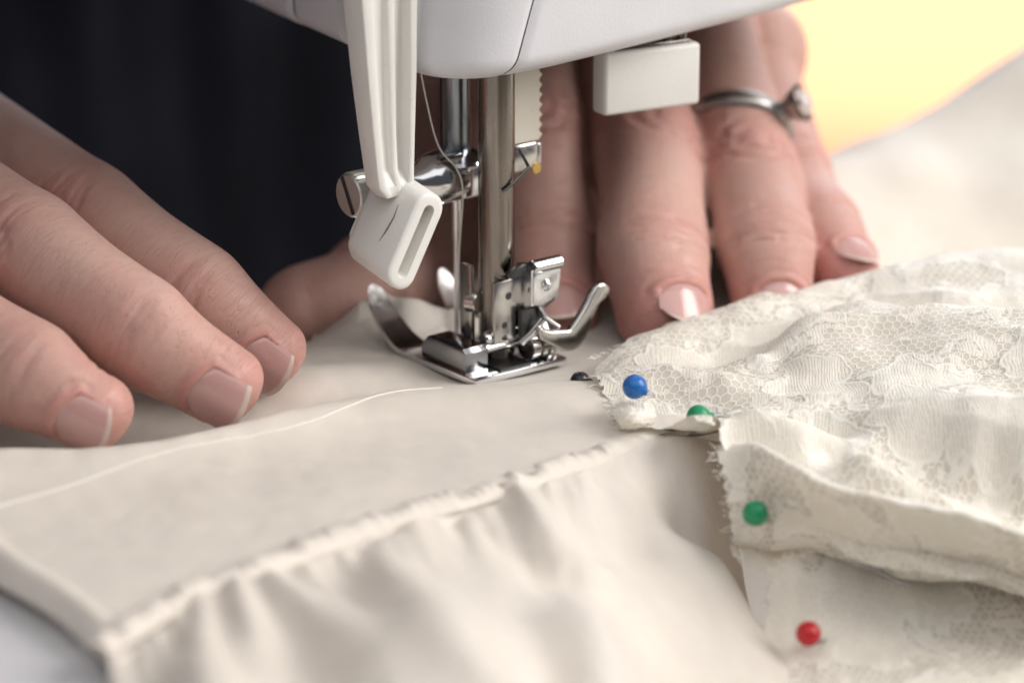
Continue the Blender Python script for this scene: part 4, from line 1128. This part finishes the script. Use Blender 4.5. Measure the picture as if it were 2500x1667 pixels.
class Finger:
    """pts/radii ordered knuckle -> tip; dorsal: roughly where the nail looks"""
    def __init__(self, pts, rad, dorsal, flat=0.90, tip=1.0):
        pts = np.array(pts, float)
        n = 90
        self.c = arclen(pts, 0.8)
        # position of the joints along the curve
        self.s = np.concatenate([[0], np.cumsum(np.linalg.norm(np.diff(self.c, axis=0), axis=1))])
        self.js = [float(self.s[np.argmin(np.linalg.norm(self.c - p, axis=1))]) for p in pts]
        self.r = np.interp(self.s, self.js, rad)
        for k in range(1, len(pts) - 1):              # joints swell, shafts narrow
            self.r += 0.45 * np.exp(-((self.s - self.js[k]) / 4.5) ** 2)
            mid = (self.js[k] + self.js[k + 1]) / 2
            self.r -= 0.25 * np.exp(-((self.s - mid) / 5.0) ** 2)
        self.tan = np.gradient(self.c, axis=0); self.tan /= np.linalg.norm(self.tan, axis=1, keepdims=True)
        d = np.asarray(dorsal, float)
        self.dor = d[None] - (self.tan @ d)[:, None] * self.tan
        self.dor /= np.linalg.norm(self.dor, axis=1, keepdims=True)
        self.side = np.cross(self.tan, self.dor)
        self.flat = flat; self.tipk = tip
    def ring(self, c, t, dn, sd, rs, rd, rv, seg=28):
        a = np.linspace(0, 2 * math.pi, seg, endpoint=False)
        ca, sa = np.cos(a), np.sin(a)
        ry = np.where(ca > 0, rd, rv)
        return c + (np.sign(ca) * np.abs(ca) ** 0.95 * ry)[:, None] * dn + (sa * rs)[:, None] * sd
    def tube(self, bm):
        rings = []
        for i in range(len(self.c)):
            r = self.r[i]
            rings.append(self.ring(self.c[i], self.tan[i], self.dor[i], self.side[i], r, r * self.flat, r * 0.96))
        r = self.r[-1]; L = r * self.tipk
        for x in np.linspace(0.12, 0.995, 12):
            k = math.sqrt(1 - x ** 2.3)
            rings.append(self.ring(self.c[-1] + self.tan[-1] * L * x - self.dor[-1] * r * 0.10 * x, self.tan[-1], self.dor[-1], self.side[-1], r * k, r * self.flat * k ** 1.1, r * 0.96 * k ** 0.8))
        R_ = [[bm.verts.new(tuple(p)) for p in q] for q in rings]
        n = len(R_[0])
        for a, b in zip(R_, R_[1:]):
            for k in range(n): bm.faces.new((a[k], a[(k + 1) % n], b[(k + 1) % n], b[k]))
        bm.faces.new(R_[0]); bm.faces.new(R_[-1])
    def coords(self, V):
        """along the finger (mm), angle from the dorsal line, distance / radius"""
        i = np.empty(len(V), int)
        for k in range(0, len(V), 20000):
            i[k:k + 20000] = ((V[k:k + 20000, None, :] - self.c[None, ::2]) ** 2).sum(-1).argmin(1) * 2
        i = np.minimum(i, len(self.c) - 1)
        d = V - self.c[i]
        s = self.s[i] + (d * self.tan[i]).sum(1)
        x = (d * self.side[i]).sum(1); y = (d * self.dor[i]).sum(1)
        return s, np.arctan2(x, y), np.hypot(x, y) / self.r[i], i

def tubes(bm, pts, rad, seg=24, sq=1.0):
    c = arclen(pts, 3.0)
    s = np.linspace(0, 1, len(c)); js = np.linspace(0, 1, len(rad))
    add_tube(bm, [tuple(p) for p in c], list(np.interp(s, js, rad)), seg)
    for p, r in ((c[0], rad[0]), (c[-1], rad[-1])):
        mtx = Matrix.Translation(Vector(p)); bmesh.ops.create_icosphere(bm, subdivisions=3, radius=r * 0.98, matrix=mtx)

# nail: (start before the finger-end centre, length, half angle, lift)
def make_hand(fingers, palm_tubes, voxel=0.5):
    bm = bmesh.new()
    for f in fingers: f['f'].tube(bm)
    for pts, rad in palm_tubes: tubes(bm, pts, rad)
    bmesh.ops.recalc_face_normals(bm, faces=bm.faces[:])
    me = bpy.data.meshes.new('hand_raw'); bm.to_mesh(me); bm.free()
    o = bpy.data.objects.new('hand_raw', me); scene.collection.objects.link(o)
    r = o.modifiers.new('r', 'REMESH'); r.mode = 'VOXEL'; r.voxel_size = voxel; r.use_smooth_shade = True
    s = o.modifiers.new('s', 'SMOOTH'); s.factor = 0.5; s.iterations = 7
    dg = bpy.context.evaluated_depsgraph_get()
    me2 = bpy.data.meshes.new_from_object(o.evaluated_get(dg))
    bpy.data.objects.remove(o); bpy.data.meshes.remove(me)
    n = len(me2.vertices)
    V = np.empty(n * 3); me2.vertices.foreach_get('co', V); V = V.reshape(-1, 3)
    N = np.empty(n * 3); me2.vertices.foreach_get('normal', N); N = N.reshape(-1, 3)
    flush = np.zeros(n); disp = np.zeros(n); fs = np.zeros(n); fp = np.zeros(n)
    for fd in fingers:
        f = fd['f']
        near = (np.abs(V - f.c.mean(0)).max(1) < 90)
        idx = np.nonzero(near)[0]
        s, ph, q, i = f.coords(V[idx])
        own = (q < 1.45) & (s > -4)
        idx, s, ph = idx[own], s[own], ph[own]
        end = f.s[-1]; fs[idx] = s + 200 * fd['seed']; fp[idx] = ph
        flush[idx] = np.maximum(flush[idx], fd.get('flush', 0.5) * np.clip((s - end + 9) / 12, 0, 1))
        jj = f.js
        dm = np.clip(np.cos(ph) * 1.3 + 0.1, 0, 1)
        wob = 0.55 * noise2(ph * 1.6 + fd['seed'], s / 3.0)
        # creases over the joints
        for k, (js, amp) in enumerate(((jj[1], fd.get('pip', 1.0)), (jj[2], fd.get('dip', 1.0)))):
            offs = (-4.6, -2.9, -1.5, 0.0, 1.3, 2.8, 4.4) if k == 0 else (-1.7, -0.4, 0.9, 2.0)
            for m_, o_ in enumerate(offs):
                bow = o_ * 0.55 * (1 - np.cos(ph)) * 1.0
                a_ = amp * (0.62 if k == 0 else 0.55) * (0.55 + 0.45 * math.cos(o_ * 1.3 + fd['seed'] + k))
                wd = 0.46 + 0.14 * math.sin(m_ * 2.1 + fd['seed'])
                disp[idx] -= a_ * np.exp(-((s - js - o_ + bow + wob) / wd) ** 2) * dm ** 1.5 * (0.8 + 0.3 * noise2(ph * 2.5 + m_ * 3, s * 0 + fd['seed']))
            if k == 0 and amp > 1.2:
                e = np.sqrt(((s - js) / 5.2) ** 2 + ((ph + wob * 0.2) / 0.72) ** 2)
                disp[idx] -= 0.45 * np.exp(-((e - 1) / 0.13) ** 2) * (0.6 + 0.5 * noise2(ph * 2, s / 2))
                disp[idx] -= 0.25 * np.exp(-((e - 0.5) / 0.14) ** 2)
            if k == 0:
                flush[idx] = np.maximum(flush[idx], 0.38 * amp * np.exp(-((s - js) / 6.0) ** 2) * dm)
                disp[idx] += amp * 0.4 * np.exp(-((s - js) / 3.2) ** 2) * np.exp(-(ph / 0.5) ** 2)
            else:
                flush[idx] = np.maximum(flush[idx], 0.30 * np.exp(-((s - js) / 5.0) ** 2) * dm)
        # skin lies round the nail
        nl = fd.get('nail')
        if nl:
            s0, ln, ha = end - nl[0], nl[1], R(nl[2])
            a = (s - s0) / ln; b = ph / ha
            root = 0.16 * b ** 2
            sd = np.maximum(np.maximum(-(a - root) * ln, (np.abs(b) - 1) * ha * 6.5), -3)   # >0 outside, mm
            sd = np.where(a > 1.15, 3, sd)
            fade = np.clip((1.12 - a) / 0.2, 0, 1) * np.clip((end + 3.5 - s) / 3, 0, 1)
            disp[idx] -= 0.55 * np.clip(-sd / 0.7, 0, 1) * fade
            disp[idx] += 0.38 * np.exp(-((sd - 0.55) / 0.55) ** 2) * fade * (np.abs(ph) < ha + 0.5)
            disp[idx] -= 0.16 * np.exp(-((sd - 1.9) / 0.4) ** 2) * fade * (a < 0.3)
            flush[idx] = np.maximum(flush[idx], 0.75 * np.exp(-((sd - 0.6) / 1.2) ** 2) * fade)
    V = V + N * disp[:, None]
    at = me2.attributes.new('flush', 'FLOAT', 'POINT'); at.data.foreach_set('value', flush.astype(np.float32))
    for nm, ar in (('fs', fs), ('fp', fp)):
        at = me2.attributes.new(nm, 'FLOAT', 'POINT'); at.data.foreach_set('value', ar.astype(np.float32))
    me2.vertices.foreach_set('co', V.ravel()); me2.update()
    return me2

def nail_mesh(fd):
    f = fd['f']; nl = fd['nail']
    end = f.s[-1]; s0, ln, ha = end - nl[0], nl[1], R(nl[2])
    n, m = 30, 25
    i0 = np.searchsorted(f.s, end - 2.0)
    t, dn, sd = f.tan[i0], f.dor[i0], f.side[i0]
    base = f.c[-1]
    V = []; UV = []
    rr = np.interp(end - nl[0] * 0.5, f.s, f.r)
    for layer in (0, 1):
        for i in range(n):
            a = i / (n - 1)
            for j in range(m):
                b = -1 + 2 * j / (m - 1)
                bb = b * (1 - 0.14 * (1 - a) ** 6) 
                aa = a * ln
                root = 0.16 * b * b * ln * (1 - a) ** 1.5
                tipc = -nl[4] * b * b * ln * a ** 3 if len(nl) > 4 else -0.10 * b * b * ln * a ** 3
                ph = bb * ha
                r = rr * 1.02 + nl[3] - (0.2 if layer else 0) - 0.35 * (1 - min(a * 5, 1)) ** 2
                p = base + t * (-nl[0] + aa + root + tipc)
                lift = 0.06 * aa * aa / ln * -0.6
                p = p + dn * (math.cos(ph) * r * f.flat - 0.12 + lift) + sd * (math.sin(ph) * r * 0.985)
                V.append(p); UV.append((a, b))
    F = []
    for layer in (0, 1):
        o = layer * n * m
        for i in range(n - 1):
            for j in range(m - 1):
                q = (o + i * m + j, o + i * m + j + 1, o + (i + 1) * m + j + 1, o + (i + 1) * m + j)
                F.append(q if layer else q[::-1])
    rim = [j for j in range(m)] + [i * m + m - 1 for i in range(1, n)] + [(n - 1) * m + j for j in range(m - 2, -1, -1)] + [i * m for i in range(n - 2, 0, -1)]
    for a_, b_ in zip(rim, rim[1:] + rim[:1]): F.append((a_, b_, b_ + n * m, a_ + n * m))
    return mesh('fingernail', np.array(V) - PO_, F, M['nail'], person, angle=60, uv=UV)

def fin(key, rad, dorsal, **kw):
    pts = np.array(D[key])[::-1]
    f = Finger(pts, rad, dorsal, kw.pop('flat', 0.9), kw.pop('tip', 1.0))
    return dict(f=f, **kw)

# right hand: fingers come in from the left, nails turned to the camera
D['f0'] = [(-80.0, -38.0, 5.6), (-91.0, -30.0, 8.0), (-103.0, -16.0, 11.5), (-122.0, 6.0, 14.5)]   # little finger, just outside the picture
rh = [fin('f0', [8.2, 7.4, 6.6, 5.2], (-0.12, -0.97, -0.12), seed=9.1, nail=(3.6, 8.2, 44, 0.08, 0.12), tip=0.9),
      fin('f1', [9.4, 8.8, 7.9, 6.1], (-0.12, -0.97, -0.12), seed=1.3, dip=0.9, nail=(3.8, 8.4, 43, 0.05, 0.2), tip=0.92),
      fin('f2', [10.0, 9.4, 8.1, 6.3], (-0.12, -0.97, -0.12), seed=4.1, dip=0.9, pip=1.3, nail=(4.0, 9.0, 43, 0.06, 0.12), tip=0.86),
      fin('f3', [9.8, 9.0, 7.8, 6.1], (-0.12, -0.97, -0.12), seed=7.7, dip=0.9, pip=1.3, nail=(3.8, 8.8, 43, 0.06, 0.18), tip=0.86)]
wr = np.array((-190, 120, 40.0))
palmR = [([D[k][3], tuple(np.array(D[k][3]) * 0.5 + wr * 0.5), tuple(wr)], [10.5, 14, 17]) for k in ('f0', 'f1', 'f2', 'f3')]
palmR += [([(-125, 15, 14), (-160, 60, 26), tuple(wr)], [9, 15, 20]), ([(-130, 60, 22), (-165, 95, 30), tuple(wr)], [12, 16, 20]), ([tuple(wr), (-222, 165, 48)], [24, 27]),
          ([(-62, 48, 5), (-85, 62, 8), (-120, 75, 18), tuple(wr)], [8.5, 10, 14, 18])]
# left hand: behind the needle, fingertips on the cloth
lh = [fin('g1', [10.4, 9.6, 9.0, 8.0], (0.05, -0.62, 0.78), seed=2.2, nail=(-0.5, 7.0, 40, -0.1, 0.30), flush=0.9, pip=1.4),
      fin('g2', [10.2, 9.4, 9.2, 8.3], (0.48, -0.70, 0.55), seed=5.2, nail=(0.6, 7.4, 37, -0.1, 0.45), tip=0.9, flush=0.9, pip=1.25),
      fin('g3', [9.4, 8.6, 8.2, 7.0], (0.15, -0.74, 0.62), seed=8.4, nail=(0.6, 7.2, 37, -0.1, 0.45), tip=0.9, flush=0.9, pip=1.25),
      fin('g4', [8.2, 7.4, 7.0, 6.2], (0.45, -0.55, 0.70), seed=3.6, nail=(1.6, 6.6, 42, -0.1, 0.4), tip=0.9, flush=1.0, pip=1.0),
      fin('g5', [12.5, 11.5, 9.8, 8.2], (-0.3, 0.2, 0.93), seed=6.1, flush=0.3, pip=0.7)]
wl = np.array((-40, 175, 60.0))
palmL = [([D[k][3], tuple(np.array(D[k][3]) * 0.5 + wl * 0.5), tuple(wl)], [11, 14, 17]) for k in ('g1', 'g2', 'g3', 'g4')]
palmL += [([D['g5'][3], (-6, 130, 40), tuple(wl)], [14, 17, 20]), ([D['g5'][3], (8, 90, 34), D['g1'][3]], [11, 11, 10]), ([tuple(wl), (-75, 225, 66)], [24, 27]), ([(0, 100, 46), (40, 110, 46)], [14, 13]), ([(2, 84, 10), (24, 84, 8), (48, 92, 16)], [14, 15, 13]), ([(8, 66, 2), (24, 70, -2), (36, 74, 2)], [9, 10, 9])]
me_r = make_hand(rh, palmR); me_l = make_hand(lh, palmL)
bm = bmesh.new(); bm.from_mesh(me_r); bm.from_mesh(me_l)
bmesh.ops.translate(bm, vec=tuple(-PO_), verts=bm.verts[:])
bmesh.ops.scale(bm, vec=(MM, MM, MM), verts=bm.verts[:])
me = bpy.data.meshes.new('body'); bm.to_mesh(me); bm.free()
for p in me.polygons: p.use_smooth = True
me.materials.append(M['skin'])
bpy.data.meshes.remove(me_r); bpy.data.meshes.remove(me_l)
link(bpy.data.objects.new('body', me), person)
for fd in rh + lh:
    if 'nail' in fd: nail_mesh(fd)

# dark top: torso with soft vertical folds, and sleeves down to the wrists
nt, nz = 240, 110
th = np.linspace(0, 2 * math.pi, nt); zz = np.linspace(-200, 480, nz)
TH, ZZ = np.meshgrid(th, zz)
fold = 16 * noise2(TH * 5.2 + 2, ZZ / 170 + 1) + 11 * noise2(TH * 11 + 9, ZZ / 120)
rx = 205 + fold + 12 * np.sin((ZZ + 100) / 200); ry = 118 + fold
u = rx * np.cos(TH); t = ry * np.sin(TH)
X = -185 + u * math.cos(A) - t * math.sin(A); Y = 345 + u * math.sin(A) + t * math.cos(A)
G = np.dstack([X, Y, ZZ]) - PO_
o = sheet('top', G, M['navy'], person)
for a, b, c in (((-222, 165, 48), (-330, 260, 60), (-360, 330, 220)), ((-75, 225, 66), (-60, 380, 110), (-40, 460, 260))):
    bm = bmesh.new(); c_ = arclen([a, b, c], 4)
    rr = np.linspace(33, 55, len(c_)) + 2.5 * np.sin(np.arange(len(c_)) * 0.9)
    add_tube(bm, [tuple(p - PO_) for p in c_], list(rr), 40); bm_obj('sleeve', bm, M['navy'], person)

# ring on the ring finger
f3 = lh[2]['f']
i = int(np.argmin(np.linalg.norm(f3.c - np.array(D['ringpos'][0]), axis=1)))
c, t, dn, sd, r = f3.c[i], f3.tan[i], f3.dor[i], f3.side[i], f3.r[i]
t = unit(t + 0.18 * sd); dn = unit(dn - t * dn.dot(t)); sd = np.cross(t, dn)
ring = empty('ring', tuple(c))
bm = bmesh.new()
angs = np.linspace(0, 2 * math.pi, 65)[:-1]
seg = 12; rings_ = []
for a in angs:
    rad = dn * math.cos(a) * f3.flat + sd * math.sin(a)
    cc = rad * (r + 0.55)
    w_ = 1.25 + 0.5 * math.exp(-((a + math.pi) % (2 * math.pi) - math.pi) ** 2 / 0.3)
    rings_.append([bm.verts.new(tuple(cc + unit(rad) * 0.75 * math.cos(b) + t * w_ * math.sin(b))) for b in np.linspace(0, 2 * math.pi, seg, endpoint=False)])
for a, b in zip(rings_, rings_[1:] + rings_[:1]):
    for k in range(seg): bm.faces.new((a[k], a[(k + 1) % seg], b[(k + 1) % seg], b[k]))
bm_obj('band', bm, M['silver'], ring)
ax = unit(dn * 0.62 + sd * -0.78)
top_ = ax * (r + 1.6)
bm = bmesh.new(); add_lathe(bm, tuple(top_ - ax * 1.6), tuple(top_ + ax * 2.2), [(0, 2.0), (0.35, 1.7), (0.7, 2.6), (1, 3.0)], 16); bm_obj('setting', bm, M['silver'], ring)
bm = bmesh.new(); add_lathe(bm, tuple(top_ + ax * 1.6), tuple(top_ + ax * 4.2), [(0, 1.6), (0.45, 2.85), (0.8, 2.2), (1, 1.5)], 8); bm_obj('stone', bm, M['stone'], ring, angle=10)
for k in range(4):
    a = math.pi / 4 + k * math.pi / 2; x_ = unit(np.cross(ax, t)); q = x_ * math.cos(a) + t * math.sin(a)
    bm = bmesh.new(); add_tube(bm, [tuple(top_ + ax * 1.4 + q * 2.3), tuple(top_ + ax * 2.8 + q * 3.0), tuple(top_ + ax * 3.6 + q * 2.6)], 0.42, 8); bm_obj('prong', bm, M['silver'], ring)
tag(ring, 'silver ring with a raised stone worn on the ring finger', 'ring')
